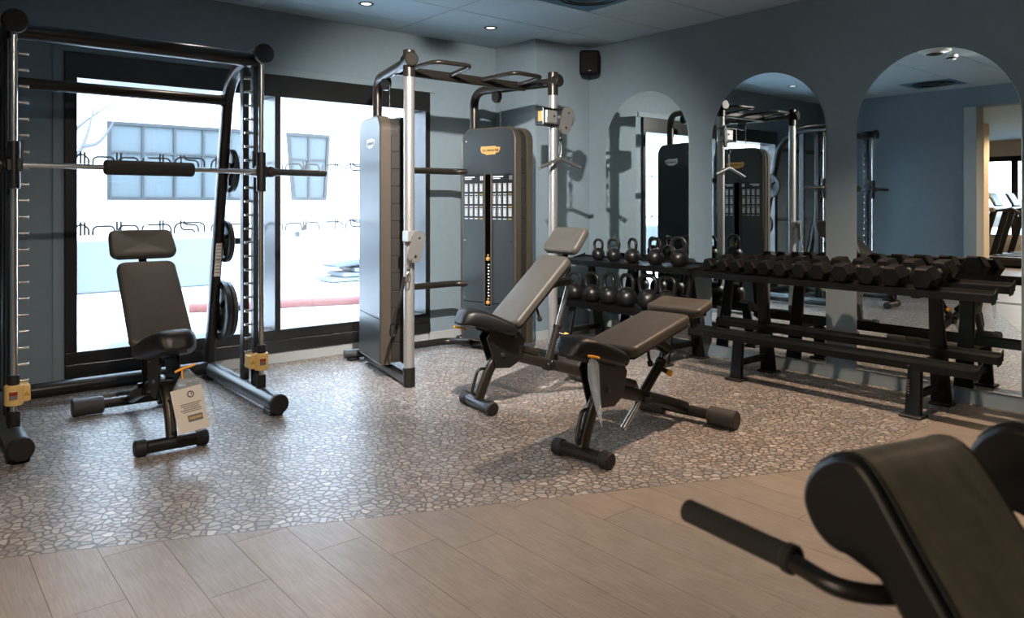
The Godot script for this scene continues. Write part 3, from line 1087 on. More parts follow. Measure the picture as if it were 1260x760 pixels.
# ------------------------------------------------------------------ guided barbell machine at the window
func build_barbell_machine() -> void:
	var xl := -4.76
	var xr := -3.48
	var t := thing("smith_machine", "tall black guided-barbell machine with padded bar standing before the window", "smith machine", Vector3(-4.12, 0, 0.8))
	var o := Vector3(4.12, 0, -0.8)
	var b: MB
	for x in [xl, xr]:
		b = MB.new(); b.xf.origin = o
		b.tube([Vector3(x, 0.075, 0.12), Vector3(x, 0.075, 1.43)], 0.052, 20)
		var base := part(b, "floor_beam", M.grey_metal, t)
		b = MB.new(); b.xf.origin = o
		b.rod(Vector3(x, 0.075, 1.425), Vector3(x, 0.075, 1.46), 0.058, 20, 0.006)
		part(b, "end_cap", M.rubber, base)
		for z in [0.2, 1.36]:
			b = MB.new(); b.xf.origin = o
			b.box(Vector3(x, 0.018, z), Vector3(0.085, 0.036, 0.11), 0.006)
			part(b, "rubber_foot", M.rubber, base)
		# rear leaning post that bends into the top tube
		b = MB.new(); b.xf.origin = o
		b.sweep(bent([Vector3(x, 0.09, 0.18), Vector3(x, 2.06, 0.58), Vector3(x, 2.185, 0.86), Vector3(x, 2.185, 1.19)], 0.2, 6), 0.036, 0.045, 16, Vector3.RIGHT, 2.6)
		var rear := part(b, "rear_post", M.black_metal, t)
		b = MB.new(); b.xf.origin = o
		b.rod(Vector3(x, 2.18, 1.19), Vector3(x, 2.18, 1.235), 0.06, 22, 0.008)
		part(b, "end_cap", M.rubber, rear)
		# front post, hole plate and pegs
		b = MB.new(); b.xf.origin = o
		b.box(Vector3(x, 1.135, 1.085), Vector3(0.05, 2.02, 0.055), 0.005)
		part(b, "front_post", M.black_metal, t)
		b = MB.new(); b.xf.origin = o
		b.box(Vector3(x, 1.135, 0.885), Vector3(0.04, 2.02, 0.06), 0.004)
		part(b, "rail_plate", M.grey_metal, t)
		var inn := 1.0 if x == xl else -1.0
		b = MB.new()
		b.rod(Vector3.ZERO, Vector3(0.05 * inn, 0, 0), 0.0085, 10, 0.002)
		var pm := b.mesh()
		for k in 22:
			put(pm, "peg", M.chrome, t, o + Vector3(x + 0.025 * inn, 0.25 + 0.0852 * k, 1.09))
		b = MB.new(); b.xf.origin = o
		b.tube([Vector3(x, 0.12, 1.17), Vector3(x, 2.14, 1.17)], 0.0165, 18)
		part(b, "guide_rod", M.chrome, t)
		b = MB.new(); b.xf.origin = o
		b.rod(Vector3(x, 0.115, 1.17), Vector3(x, 0.20, 1.17), 0.028, 18, 0.003)
		part(b, "rod_foot", M.rubber, t)
		b = MB.new(); b.xf.origin = o
		b.rod(Vector3(x, 0.335, 1.17), Vector3(x, 0.385, 1.17), 0.027, 18, 0.003)
		b.box(Vector3(x, 0.24, 1.10), Vector3(0.05, 0.24, 0.05), 0.004)
		part(b, "rod_bumper", M.rubber, t)
		# yellow safety stop
		b = MB.new(); b.xf.origin = o
		b.rod(Vector3(x, 0.232, 1.17), Vector3(x, 0.335, 1.17), 0.042, 20, 0.004)
		b.box(Vector3(x + inn * 0.035, 0.283, 1.13), Vector3(0.075, 0.085, 0.09), 0.006)
		var stop := part(b, "safety_stop", M.stop_yellow, t, "cream yellow safety stop")
		b = MB.new(); b.xf.origin = o
		b.box(Vector3(x - 0.006, 0.296, 1.2125), Vector3(0.036, 0.017, 0.002))
		part(b, "warning_strip", M.label_red, stop)
		b = MB.new(); b.xf.origin = o
		b.box(Vector3(x - 0.006, 0.276, 1.2125), Vector3(0.036, 0.02, 0.002))
		part(b, "label_text", M.label_grey, stop)
		b = MB.new(); b.xf.origin = o
		b.prism(PackedVector2Array([Vector2(-0.014, 0), Vector2(0.014, 0), Vector2(0, 0.024)]), Vector3(x + inn * 0.055, 0.272, 1.1755), Vector3.RIGHT, Vector3.UP, Vector3(0, 0, 0.002))
		part(b, "warning_triangle", M.print_yellow, stop)
		# carriage that rides on the guide rod
		b = MB.new(); b.xf.origin = o
		b.rod(Vector3(x, 1.333, 1.17), Vector3(x, 1.575, 1.17), 0.029, 20, 0.004)
		b.box(Vector3(x, 1.455, 1.16), Vector3(0.075, 0.07, 0.07), 0.008)
		var car := part(b, "carriage", M.black_metal, t)
		b = MB.new(); b.xf.origin = o
		b.box(Vector3(x + inn * 0.04, 1.53, 1.13), Vector3(0.012, 0.11, 0.03), 0.004)
		part(b, "catch_hook", M.grey_metal, car)
	b = MB.new(); b.xf.origin = o
	b.tube([Vector3(xl, 0.085, 0.22), Vector3(xr, 0.085, 0.22)], 0.048, 18)
	part(b, "rear_beam", M.black_metal, t)
	b = MB.new(); b.xf.origin = o
	b.tube([Vector3(xl, 2.155, 1.10), Vector3(xr, 2.155, 1.10)], 0.045, 18)
	part(b, "top_beam", M.black_metal, t)
	b = MB.new(); b.xf.origin = o
	b.tube([Vector3(xl, 1.958, 0.565), Vector3(xr, 1.958, 0.565)], 0.034, 18)
	part(b, "pull_up_bar", M.bronze_metal, t)
	for x in [xl + 0.02, xr - 0.02]:
		b = MB.new(); b.xf.origin = o
		b.rod(Vector3(x - 0.03, 1.958, 0.565), Vector3(x + 0.03, 1.958, 0.565), 0.039, 18, 0.003)
		part(b, "bar_sleeve", M.black_metal, t)
	# storage horns for plates on the right rear post
	for q in [[1.488, 0.464], [0.993, 0.364], [0.50, 0.264]]:
		b = MB.new(); b.xf.origin = o
		b.rod(Vector3(xr, q[0], q[1]), Vector3(xr + 0.24, q[0], q[1]), 0.024, 16, 0.003)
		part(b, "plate_horn", M.black_metal, t)
	b = MB.new(); b.xf.origin = o
	b.xf = b.xf * Transform3D(Basis(Vector3.RIGHT, 0.203), Vector3(xr - 0.004, 0.875, 0.342))
	b.box(Vector3(0, 0, 0.0455), Vector3(0.042, 0.24, 0.002))
	part(b, "notice_sticker", M.paper, t, "pale printed sticker on the rear post")
	for k in 9:
		b = MB.new(); b.xf.origin = o
		b.xf = b.xf * Transform3D(Basis(Vector3.RIGHT, 0.203), Vector3(xr - 0.004, 0.875, 0.342))
		b.box(Vector3(0, 0.10 - 0.024 * k, 0.0468), Vector3(0.034, 0.006, 0.001))
		part(b, "printed_line", M.label_grey if k < 8 else M.label_red, t)
	# the bar
	var bar := thing("barbell", "chrome bar with a black foam pad resting in the guided-barbell machine", "barbell", Vector3(-4.1, 1.455, 1.17))
	b = MB.new()
	b.tube([Vector3(-0.70, 0, 0), Vector3(0.66, 0, 0)], 0.0145, 18)
	part(b, "shaft", M.chrome, bar)
	b = MB.new()
	b.rod(Vector3(-0.249, 0, 0), Vector3(0.218, 0, 0), 0.041, 22, 0.008)
	part(b, "foam_pad", M.foam, bar)
	for s in [-1.0, 1.0]:
		var c := -0.66 if s < 0 else 0.62
		b = MB.new()
		b.lathe([Vector2(0, 0), Vector2(0.028, 0), Vector2(0.036, 0.012), Vector2(0.034, 0.03), Vector2(0.022, 0.06), Vector2(0.0, 0.06)], Vector3(c + s * 0.04, 0, 0), Vector3(s, 0, 0), 18)
		part(b, "collar", M.bronze_metal, bar)
		b = MB.new()
		b.rod(Vector3(c + s * 0.08, 0, 0), Vector3(c + s * 0.43, 0, 0), 0.0215, 18, 0.004)
		part(b, "end_sleeve", M.black_metal, bar)
	# weight plates
	var sizes := [[1.488, 0.464, 0.155, 0.03, 0.055], [0.993, 0.364, 0.15, 0.035, 0.055], [0.50, 0.264, 0.215, 0.04, 0.052], [0.50, 0.264, 0.20, 0.036, 0.098]]
	var lab := ["small round iron weight plate on the top horn behind the barbell machine", "small round iron weight plate on the middle horn behind the barbell machine", "large ribbed iron weight plate on the bottom horn behind the barbell machine", "large iron weight plate outside the ribbed one on the bottom horn"]
	for k in 4:
		var s: Array = sizes[k]
		var w := thing("weight_plate", lab[k], "weight plate", Vector3(xr + s[4], s[0], s[1]), 0, "iron plates stored on the machine")
		var r: float = s[2]
		var h: float = s[3]
		b = MB.new()
		b.lathe([Vector2(0.026, -h * 0.5), Vector2(0.05, -h * 0.5), Vector2(0.055, -h * 0.2), Vector2(r * 0.74, -h * 0.2), Vector2(r * 0.78, -h * 0.5), Vector2(r * 0.96, -h * 0.5), Vector2(r, -h * 0.35), Vector2(r, h * 0.35), Vector2(r * 0.96, h * 0.5), Vector2(r * 0.78, h * 0.5), Vector2(r * 0.74, h * 0.2), Vector2(0.055, h * 0.2), Vector2(0.05, h * 0.5), Vector2(0.026, h * 0.5), Vector2(0.026, -h * 0.5)], Vector3.ZERO, Vector3.RIGHT, 40)
		part(b, "disc", M.plate_iron, w)
		for q in 3:
			var g := TAU * (q + 0.5) / 3.0
			b = MB.new()
			b.xf.basis = Basis(Vector3.RIGHT, g)
			b.box(Vector3(0, r * 0.47, 0), Vector3(h * 0.8, r * 0.42, r * 0.16), 0.006)
			part(b, "spoke", M.slot_black, w)


# ------------------------------------------------------------------ cable machine
func build_cable_machine() -> void:
	var x0 := -1.825
	var t := thing("cable_machine", "dual cable machine with two dark weight towers and silver posts", "cable machine", Vector3(x0, 0, 0.75))
	var o := Vector3(-x0, 0, -0.75)
	var b: MB
	for s in [-1.0, 1.0]:
		var px: float = x0 + s * 0.675
		var pz := 1.31
		# silver post with black foot and head
		b = MB.new(); b.xf.origin = o
		b.tube([Vector3(px, 0.12, pz), Vector3(px, 2.16, pz)], 0.0375, 22)
		var post := part(b, "post", M.silver_tube, t)
		b = MB.new()
		b.box(Vector3.ZERO, Vector3(0.005, 0.003, 0.0012))
		var tick := b.mesh()
		for k in 30:
			put(tick, "scale_mark", M.print_black, post, o + Vector3(px - 0.0155, 0.50 + k * 0.05, pz + 0.0345))
		b = MB.new(); b.xf.origin = o
		b.rod(Vector3(px, 0.0, pz), Vector3(px, 0.135, pz), 0.043, 22, 0.006)
		part(b, "post_foot", M.black_metal, t)
		b = MB.new(); b.xf.origin = o
		b.rod(Vector3(px, 2.13, pz), Vector3(px, 2.315, pz), 0.042, 22, 0.004)
		b.rod(Vector3(px, 2.245, pz - 0.03), Vector3(px + 0.02 * s, 2.245, pz + 0.07), 0.05, 22, 0.008)
		part(b, "post_head", M.bronze_metal, t)
		# tube over the tower
		b = MB.new(); b.xf.origin = o
		b.tube(bent([Vector3(x0 + s * 0.475, 1.80, 0.52), Vector3(x0 + s * 0.475, 2.235, 0.52), Vector3(px, 2.235, pz - 0.02)], 0.13, 7), 0.037, 16)
		part(b, "top_tube", M.bronze_metal, t)
		# pulley under that tube and its cable
		var pp := Vector3(x0 + s * 0.535, 2.17, 0.76)
		b = MB.new(); b.xf.origin = o
		b.rod(pp - Vector3(0.018, 0, 0), pp + Vector3(0.018, 0, 0), 0.055, 20, 0.006)
		part(b, "pulley", M.black_metal, t)
		b = MB.new(); b.xf.origin = o
		b.tube([pp + Vector3(0, -0.02, 0.05), Vector3(pp.x, 1.88, pp.z + 0.05)], 0.003, 6)
		part(b, "cable", M.grey_metal, t)
		build_tower(t, o, x0, s)
		# base beam from tower to post, and outrigger foot
		b = MB.new(); b.xf.origin = o
		b.box(Vector3.ZERO, Vector3.ZERO)
		b = MB.new(); b.xf.origin = o
		b.sweep([Vector3(x0 + s * 0.50, 0.045, 0.42), Vector3(px, 0.045, pz - 0.02)], 0.03, 0.035, 12, Vector3.UP, 4.0)
		part(b, "base_beam", M.black_metal, t)
		b = MB.new(); b.xf.origin = o
		b.rod(Vector3(x0 + s * 0.46, 0.055, 0.30), Vector3(x0 + s * 0.63, 0.055, 0.26), 0.034, 16, 0.005)
		part(b, "outrigger", M.grey_metal, t)
		b = MB.new(); b.xf.origin = o
		b.box(Vector3(x0 + s * 0.56, 0.012, 0.28), Vector3(0.09, 0.024, 0.06), 0.005)
		part(b, "rubber_foot", M.rubber, t)
	# links between the towers
	for y in [1.535, 0.575]:
		b = MB.new(); b.xf.origin = o
		b.tube(bent([Vector3(x0 - 0.40, y + 0.0, 0.56), Vector3(x0 - 0.32, y, 0.47), Vector3(x0 + 0.32, y, 0.47), Vector3(x0 + 0.40, y, 0.56)], 0.06, 5), 0.027, 14)
		part(b, "cross_bar", M.bronze_metal, t)
	b = MB.new(); b.xf.origin = o
	b.tube(bent([Vector3(x0 - 0.46, 0.06, 0.50), Vector3(x0 - 0.36, 0.05, 0.28), Vector3(x0 + 0.36, 0.05, 0.28), Vector3(x0 + 0.46, 0.06, 0.50)], 0.1, 5), 0.03, 14)
	part(b, "floor_cross_bar", M.bronze_metal, t)
	# pull-up beam with two grip loops
	b = MB.new(); b.xf.origin = o
	b.sweep([Vector3(x0 - 0.61, 2.225, 1.03), Vector3(x0 + 0.61, 2.225, 1.03)], 0.035, 0.025, 14, Vector3.UP, 3.5)
	part(b, "pull_up_beam", M.bronze_metal, t)
	for s in [-1.0, 1.0]:
		b = MB.new(); b.xf.origin = o
		b.tube(bent([Vector3(x0 + s * 0.53, 2.235, 1.04), Vector3(x0 + s * 0.50, 2.25, 1.38), Vector3(x0 + s * 0.20, 2.25, 1.40), Vector3(x0 + s * 0.15, 2.235, 1.04)], 0.07, 6), 0.0165, 12)
		part(b, "grip_loop", M.bronze_metal, t)
	# carriages with swivel pulleys
	var px1 := x0 - 0.675
	var px2 := x0 + 0.675
	b = MB.new(); b.xf.origin = o
	b.box(Vector3(px1 - 0.01, 1.035, 1.345), Vector3(0.085, 0.075, 0.08), 0.006)
	b.box(Vector3(px1 + 0.045, 1.06, 1.345), Vector3(0.02, 0.008, 0.05), 0.002)
	b.box(Vector3(px1 + 0.045, 0.97, 1.345), Vector3(0.012, 0.008, 0.05), 0.002)
	var car := part(b, "carriage", M.silver_tube, t)
	b = MB.new(); b.xf.origin = o
	stadium(b, Vector3(px1 + 0.018, 1.025, 1.40), Vector3(px1 - 0.012, 0.905, 1.40), 0.047)
	part(b, "swivel_plate", M.pulley_grey, car)
	b = MB.new(); b.xf.origin = o
	for q in [Vector3(px1 + 0.018, 1.025, 1.41), Vector3(px1 - 0.012, 0.905, 1.41)]:
		b = MB.new(); b.xf.origin = o
		b.rod(q, q + Vector3(-0.003, 0, 0.009), 0.008, 10)
		part(b, "bolt", M.chrome, car)
	b = MB.new(); b.xf.origin = o
	b.box(Vector3(px2 - 0.065, 1.95, 1.325), Vector3(0.12, 0.105, 0.085), 0.006)
	car = part(b, "carriage", M.silver_tube, t)
	b = MB.new(); b.xf.origin = o
	for y in [1.885, 2.012]:
		b.box(Vector3(px2 - 0.06, y, 1.33), Vector3(0.22, 0.012, 0.1), 0.004)
	b.box(Vector3(px2 - 0.165, 1.948, 1.33), Vector3(0.012, 0.13, 0.1), 0.004)
	part(b, "bracket", M.black_metal, car)
	b = MB.new(); b.xf.origin = o
	b.box(Vector3(px2 - 0.173, 1.948, 1.35), Vector3(0.008, 0.08, 0.05), 0.002)
	part(b, "grip_strip", M.gold, car)
	b = MB.new(); b.xf.origin = o
	stadium(b, Vector3(px2 + 0.075, 1.985, 1.40), Vector3(px2 + 0.045, 1.865, 1.40), 0.05)
	b.rod(Vector3(px2 + 0.03, 1.95, 1.34), Vector3(px2 + 0.06, 1.95, 1.40), 0.02, 12)
	part(b, "swivel_plate", M.pulley_grey, car)
	b = MB.new(); b.xf.origin = o
	for q in [Vector3(px2 + 0.075, 1.985, 1.41), Vector3(px2 + 0.045, 1.865, 1.41), Vector3(px2 - 0.045, 1.955, 1.367)]:
		b = MB.new(); b.xf.origin = o
		b.rod(q, q + Vector3(-0.003, 0, 0.009), 0.009, 10)
		part(b, "bolt", M.chrome, car)
	# hooks: a spring hook at the near post, a lat bar at the far one
	var hook := thing("spring_hook", "small steel spring hook hanging from the near cable pulley", "hook", Vector3(px1 - 0.06, 0.80, 1.40))
	b = MB.new()
	b.tube(bent([Vector3(0.0, 0.0, 0), Vector3(-0.014, -0.02, 0), Vector3(-0.014, -0.07, 0), Vector3(0.012, -0.075, 0), Vector3(0.012, -0.02, 0), Vector3(0.0, 0.0, 0)], 0.012, 4), 0.0045, 8)
	part(b, "ring", M.chrome, hook)
	b = MB.new()
	b.lathe([Vector2(0, 0), Vector2(0.011, 0.006), Vector2(0.013, 0.018), Vector2(0.009, 0.03), Vector2(0, 0.032)], Vector3(0, 0, 0), Vector3.UP, 14, true)
	b.tube([Vector3(0, 0.03, 0), Vector3(0.02, 0.085, 0.01)], 0.004, 8)
	part(b, "swivel", M.grey_metal, hook)
	var strap := thing("strap_handle", "black webbing strap handle hanging beside the near cable tower", "strap handle", Vector3(px1 - 0.07, 0.74, 1.33))
	b = MB.new()
	b.sweep(curve([Vector3(0.02, 0.02, 0.0), Vector3(-0.01, -0.12, 0), Vector3(-0.055, -0.22, 0), Vector3(-0.075, -0.30, 0)], 4), 0.002, 0.014, 8, Vector3(0, 0, 1), 3.0)
	part(b, "webbing", M.rubber, strap)
	b = MB.new()
	b.tube(bent([Vector3(-0.085, -0.29, 0), Vector3(-0.095, -0.37, 0), Vector3(-0.055, -0.38, 0), Vector3(-0.058, -0.29, 0), Vector3(-0.085, -0.29, 0)], 0.02, 4), 0.006, 8)
	part(b, "buckle", M.black_metal, strap)
	var lat := thing("cable_bar", "short bent grey cable bar hanging from the far pulley", "cable bar", Vector3(px2 - 0.005, 1.72, 1.40))
	b = MB.new()
	b.tube(bent([Vector3(-0.24, -0.185, 0.02), Vector3(0.0, -0.10, 0), Vector3(0.22, -0.17, 0.0)], 0.02, 4), 0.0145, 12)
	part(b, "bar", M.pulley_grey, lat)
	b = MB.new()
	b.lathe([Vector2(0, 0), Vector2(0.012, 0.01), Vector2(0.019, 0.03), Vector2(0.012, 0.05), Vector2(0, 0.056)], Vector3(0, 0.03, 0), Vector3.UP, 14, true)
	b.tube([Vector3(0, 0.08, 0), Vector3(0, 0.13, 0.01)], 0.004, 8)
	part(b, "ball_stop", M.black_metal, lat)
	b = MB.new()
	b.tube(bent([Vector3(0, 0.03, 0), Vector3(-0.012, 0.01, 0), Vector3(-0.01, -0.05, 0), Vector3(0.0, -0.10, 0), Vector3(0.012, -0.05, 0), Vector3(0.012, 0.01, 0), Vector3(0, 0.03, 0)], 0.01, 3), 0.004, 8)
	part(b, "link", M.chrome, lat)


# flat oval plate between two points, facing the room
func stadium(b: MB, a: Vector3, c: Vector3, r: float) -> void:
	var nn := Vector3(-0.35, 0, 0.94).normalized()
	var ux := Vector3.UP.cross(nn).normalized()
	var m := (a + c) * 0.5
	var h := Vector2((a - m).dot(ux), (a - m).y)
	var g0 := h.angle()
	var poly := PackedVector2Array()
	for k in 13:
		var g := g0 - PI * 0.5 + PI * k / 12.0
		poly.append(h + Vector2(cos(g), sin(g)) * r)
	for k in 13:
		var g := g0 + PI * 0.5 + PI * k / 12.0
		poly.append(-h + Vector2(cos(g), sin(g)) * r)
	b.prism(poly, m - nn * 0.011, ux, Vector3.UP, nn * 0.022)


# one weight tower: two shells with a ribbed strip between, placards, slot with the stack, maker's plate
func build_tower(t: Node3D, o: Vector3, x0: float, s: float) -> void:
	var w := 0.58
	var h := 1.80
	var y0 := 0.10
	# tower frame: local x = along the face (towards the user), local z = out of the front face
	var front := Vector3(-s * 0.974, 0, 0.225).normalized()
	var along := Vector3(0.225, 0, s * 0.974).normalized()
	var c := Vector3(x0 + s * 0.42, 0, 0.78)
	var fr := Transform3D(Basis(along, Vector3.UP, front), o + c)
	var mir := s < 0.0      # keep the print readable on both towers
	var b := MB.new()
	# side ribs
	b.xf = fr
	var bodyz := -0.125
	var outl := func(e: float, r: float) -> PackedVector2Array:
		var p := PackedVector2Array()
		var hw := w * 0.5 - e
		var pts := [[hw - r, h - e - r, 0.0], [-hw + r, h - e - r, PI * 0.5]]
		p.append(Vector2(-hw, e)); p.append(Vector2(hw, e))
		for q in pts:
			for k in 9:
				var g: float = q[2] + PI * 0.5 * k / 8.0
				p.append(Vector2(q[0] + cos(g) * r, q[1] + sin(g) * r))
		return p
	b.prism(outl.call(0.012, 0.10), Vector3(0, y0, -0.17), Vector3.RIGHT, Vector3.UP, Vector3(0, 0, 0.09))
	var body := part(b, "core", M.tower_rib, t, "dark ribbed strip around the tower")
	b = MB.new()
	b.box(Vector3.ZERO, Vector3(0.012, 0.118, 0.082), 0.003)
	var rib := b.mesh()
	for sd in [-1.0, 1.0]:
		for k in 13:
			var ri := put(rib, "rib", M.tower_rib, body)
			ri.transform = fr * Transform3D(Basis.IDENTITY, Vector3(sd * (w * 0.5 - 0.013), y0 + 0.09 + 0.1255 * k, -0.125))
	# shells: rounded edge band and flat face
	for side in [0, 1]:
		b = MB.new(); b.xf = fr
		var z0 := -0.08 if side == 0 else -0.17
		var dz := 0.065 if side == 0 else -0.065
		b.prism(outl.call(0.0, 0.11), Vector3(0, y0, z0), Vector3.RIGHT, Vector3.UP, Vector3(0, 0, dz))
		b.prism(outl.call(0.0, 0.11), Vector3(0, y0, z0 + dz), Vector3.RIGHT, Vector3.UP, Vector3(0, 0, dz * 0.15), 0.009)
		var sh := part(b, "edge_band", M.tower_edge, t)
		b = MB.new(); b.xf = fr
		var zf := z0 + dz * 1.15
		b.prism(outl.call(0.016, 0.095), Vector3(0, y0, zf), Vector3.RIGHT, Vector3.UP, Vector3(0, 0, 0.004 * signf(dz)))
		part(b, "face_panel", M.tower_shell, sh)
		# screws
		for q in [[-0.235, 1.69], [0.235, 1.69], [-0.25, 0.85], [0.25, 0.85], [-0.25, 0.36], [0.25, 0.36]]:
			b = MB.new(); b.xf = fr
			b.rod(Vector3(q[0], y0 + q[1], zf), Vector3(q[0], y0 + q[1], zf + 0.006 * signf(dz)), 0.006, 10)
			part(b, "screw", M.chrome, sh)
		b = MB.new(); b.xf = fr
		b.box(Vector3(0, y0 + 0.33, zf + 0.004 * signf(dz)), Vector3(w - 0.034, 0.006, 0.002))
		part(b, "joint", M.slot_black, sh)
		# maker's plate
		var pf := fr
		if side == 1:
			pf = fr * Transform3D(Basis(Vector3.UP, PI), Vector3.ZERO)
		var zp := zf + 0.004 if side == 0 else -(zf - 0.004)
		b = MB.new(); b.xf = pf
		var cx := 0.03 if side == 0 else 0.05
		b.prism(PackedVector2Array([Vector2(-0.105, 0.005), Vector2(-0.09, -0.02), Vector2(-0.055, -0.028), Vector2(-0.045, -0.036), Vector2(0.05, -0.034), Vector2(0.06, -0.02), Vector2(0.085, -0.018), Vector2(0.10, 0.0), Vector2(0.104, 0.026), Vector2(0.06, 0.026), Vector2(0.055, 0.036), Vector2(-0.04, 0.034), Vector2(-0.10, 0.036)]), Vector3(cx, y0 + 1.605, zp), Vector3.RIGHT, Vector3.UP, Vector3(0, 0, 0.003))
		var plate := part(b, "maker_plate", M.gold if side == 0 else M.print_white, sh)
		var tm := TextMesh.new()
		var font := SystemFont.new()
		font.font_names = PackedStringArray(["Droid Sans"])
		font.font_weight = 700
		tm.font = font
		tm.text = "TECHNOGYM"
		tm.font_size = 24
		tm.pixel_size = 0.00118
		tm.depth = 0.0012
		var tx := put(tm, "lettering", M.logo_ink, plate)
		tx.transform = pf * Transform3D(Basis.IDENTITY, Vector3(cx, y0 + 1.605, zp + 0.0034))
	var zf0 := -0.08 + 0.065 * 1.15 + 0.004
	# slot with the weight stack
	b = MB.new(); b.xf = fr
	b.box(Vector3(0.008, y0 + 0.855, zf0 - 0.006), Vector3(0.062, 1.10, 0.016))
	var slot := part(b, "slot", M.slot_black, t)
	b = MB.new(); b.xf = fr
	for x in [-0.028, 0.044]:
		b.box(Vector3(x, y0 + 0.855, zf0 + 0.004), Vector3(0.010, 1.12, 0.018), 0.002)
	b.box(Vector3(0.008, y0 + 0.30, zf0 + 0.004), Vector3(0.08, 0.012, 0.018), 0.002)
	part(b, "slot_rim", M.tower_edge, slot)
	b = MB.new()
	b.box(Vector3.ZERO, Vector3(0.016, 0.011, 0.002))
	var num := b.mesh()
	for k in 12:
		var ni := put(num, "weight_number", M.print_white, slot)
		ni.transform = fr * Transform3D(Basis.IDENTITY, Vector3(0.010 + 0.004 * (k % 2), y0 + 0.365 + 0.026 * k, zf0 + 0.0025))
	for y in [0.335, 0.70]:
		b = MB.new(); b.xf = fr
		b.lathe([Vector2(0, 0), Vector2(0.016, 0), Vector2(0.018, 0.01), Vector2(0.012, 0.02), Vector2(0, 0.022)], Vector3(0.01, y0 + y, zf0), Vector3(0, 0, 1), 14)
		b.rod(Vector3(0.01, y0 + y + 0.03, zf0), Vector3(0.01, y0 + y + 0.03, zf0 + 0.01), 0.007, 10)
		part(b, "selector_pin", M.gold, slot)
	# exercise placards
	b = MB.new()
	b.box(Vector3(0, 0.035, 0), Vector3(0.010, 0.014, 0.001))
	b.box(Vector3(0, 0.008, 0), Vector3(0.015, 0.034, 0.001))
	b.box(Vector3(-0.005, -0.026, 0), Vector3(0.006, 0.032, 0.001))
	b.box(Vector3(0.005, -0.026, 0), Vector3(0.006, 0.032, 0.001))
	b.box(Vector3(-0.0165, 0.002, 0), Vector3(0.004, 0.086, 0.001))
	b.box(Vector3(0.0165, 0.002, 0), Vector3(0.003, 0.086, 0.001))
	for k in b.v.size():
		b.v[k] = Vector3(b.v[k].x * 0.86, b.v[k].y * 0.8, b.v[k].z)
	var fig := b.mesh()
	for side in [-1.0, 1.0]:
		var cx := 0.157 if side > 0 else -0.151
		b = MB.new(); b.xf = fr
		b.box(Vector3(cx, y0 + 1.225, zf0 + 0.0005), Vector3(0.216, 0.365, 0.003))
		var pl := part(b, "placard", M.placard, t)
		b = MB.new(); b.xf = fr
		b.box(Vector3(cx - 0.045, y0 + 1.385, zf0 + 0.0025), Vector3(0.11, 0.009, 0.001))
		b.box(Vector3(cx - 0.06, y0 + 1.370, zf0 + 0.0025), Vector3(0.075, 0.008, 0.001))
		part(b, "heading", M.print_white, pl)
		b = MB.new(); b.xf = fr
		b.box(Vector3(cx + 0.078, y0 + 1.375, zf0 + 0.0025), Vector3(0.012, 0.034, 0.001))
		b.box(Vector3(cx + 0.096, y0 + 1.375, zf0 + 0.0025), Vector3(0.012, 0.034, 0.001))
		part(b, "muscle_figure", M.print_white if side < 0 else M.label_grey, pl)
		for r in 3:
			for q in 4:
				var f := put(fig, "exercise_figure", M.print_white, pl)
				f.transform = fr * Transform3D(Basis.IDENTITY, Vector3(cx - 0.083 + 0.055 * q, y0 + 1.295 - 0.103 * r, zf0 + 0.0025))
				b = MB.new(); b.xf = fr
				b.box(Vector3(cx - 0.083 + 0.055 * q, y0 + 1.24 - 0.103 * r, zf0 + 0.0025), Vector3(0.034, 0.006, 0.001))
				part(b, "caption", M.print_white if q < 3 else M.print_yellow, pl)


# ------------------------------------------------------------------ benches
func build_benches() -> void:
	bench("adjustable_bench", "adjustable black bench by the window with a white paper tag and its backrest raised", Vector3(-4.142, 0, 1.688), Vector2(0.03, -1.0), 45.0, 47.0)
	bench("adjustable_bench", "adjustable black bench with raised backrest in front of the kettlebell rack", Vector3(-2.484, 0, 2.08), Vector2(0.994, 0.108), 43.5, 52.0)
	bench("adjustable_bench", "adjustable black bench lying almost flat, nearest the wooden floor", Vector3(-2.649, 0, 3.136), Vector2(0.993, -0.12), 11.0, 13.0)
	# plastic bags and ties hung on the benches
	paper_tag()
	bag(Vector3(-2.68, 0.53, 3.235))


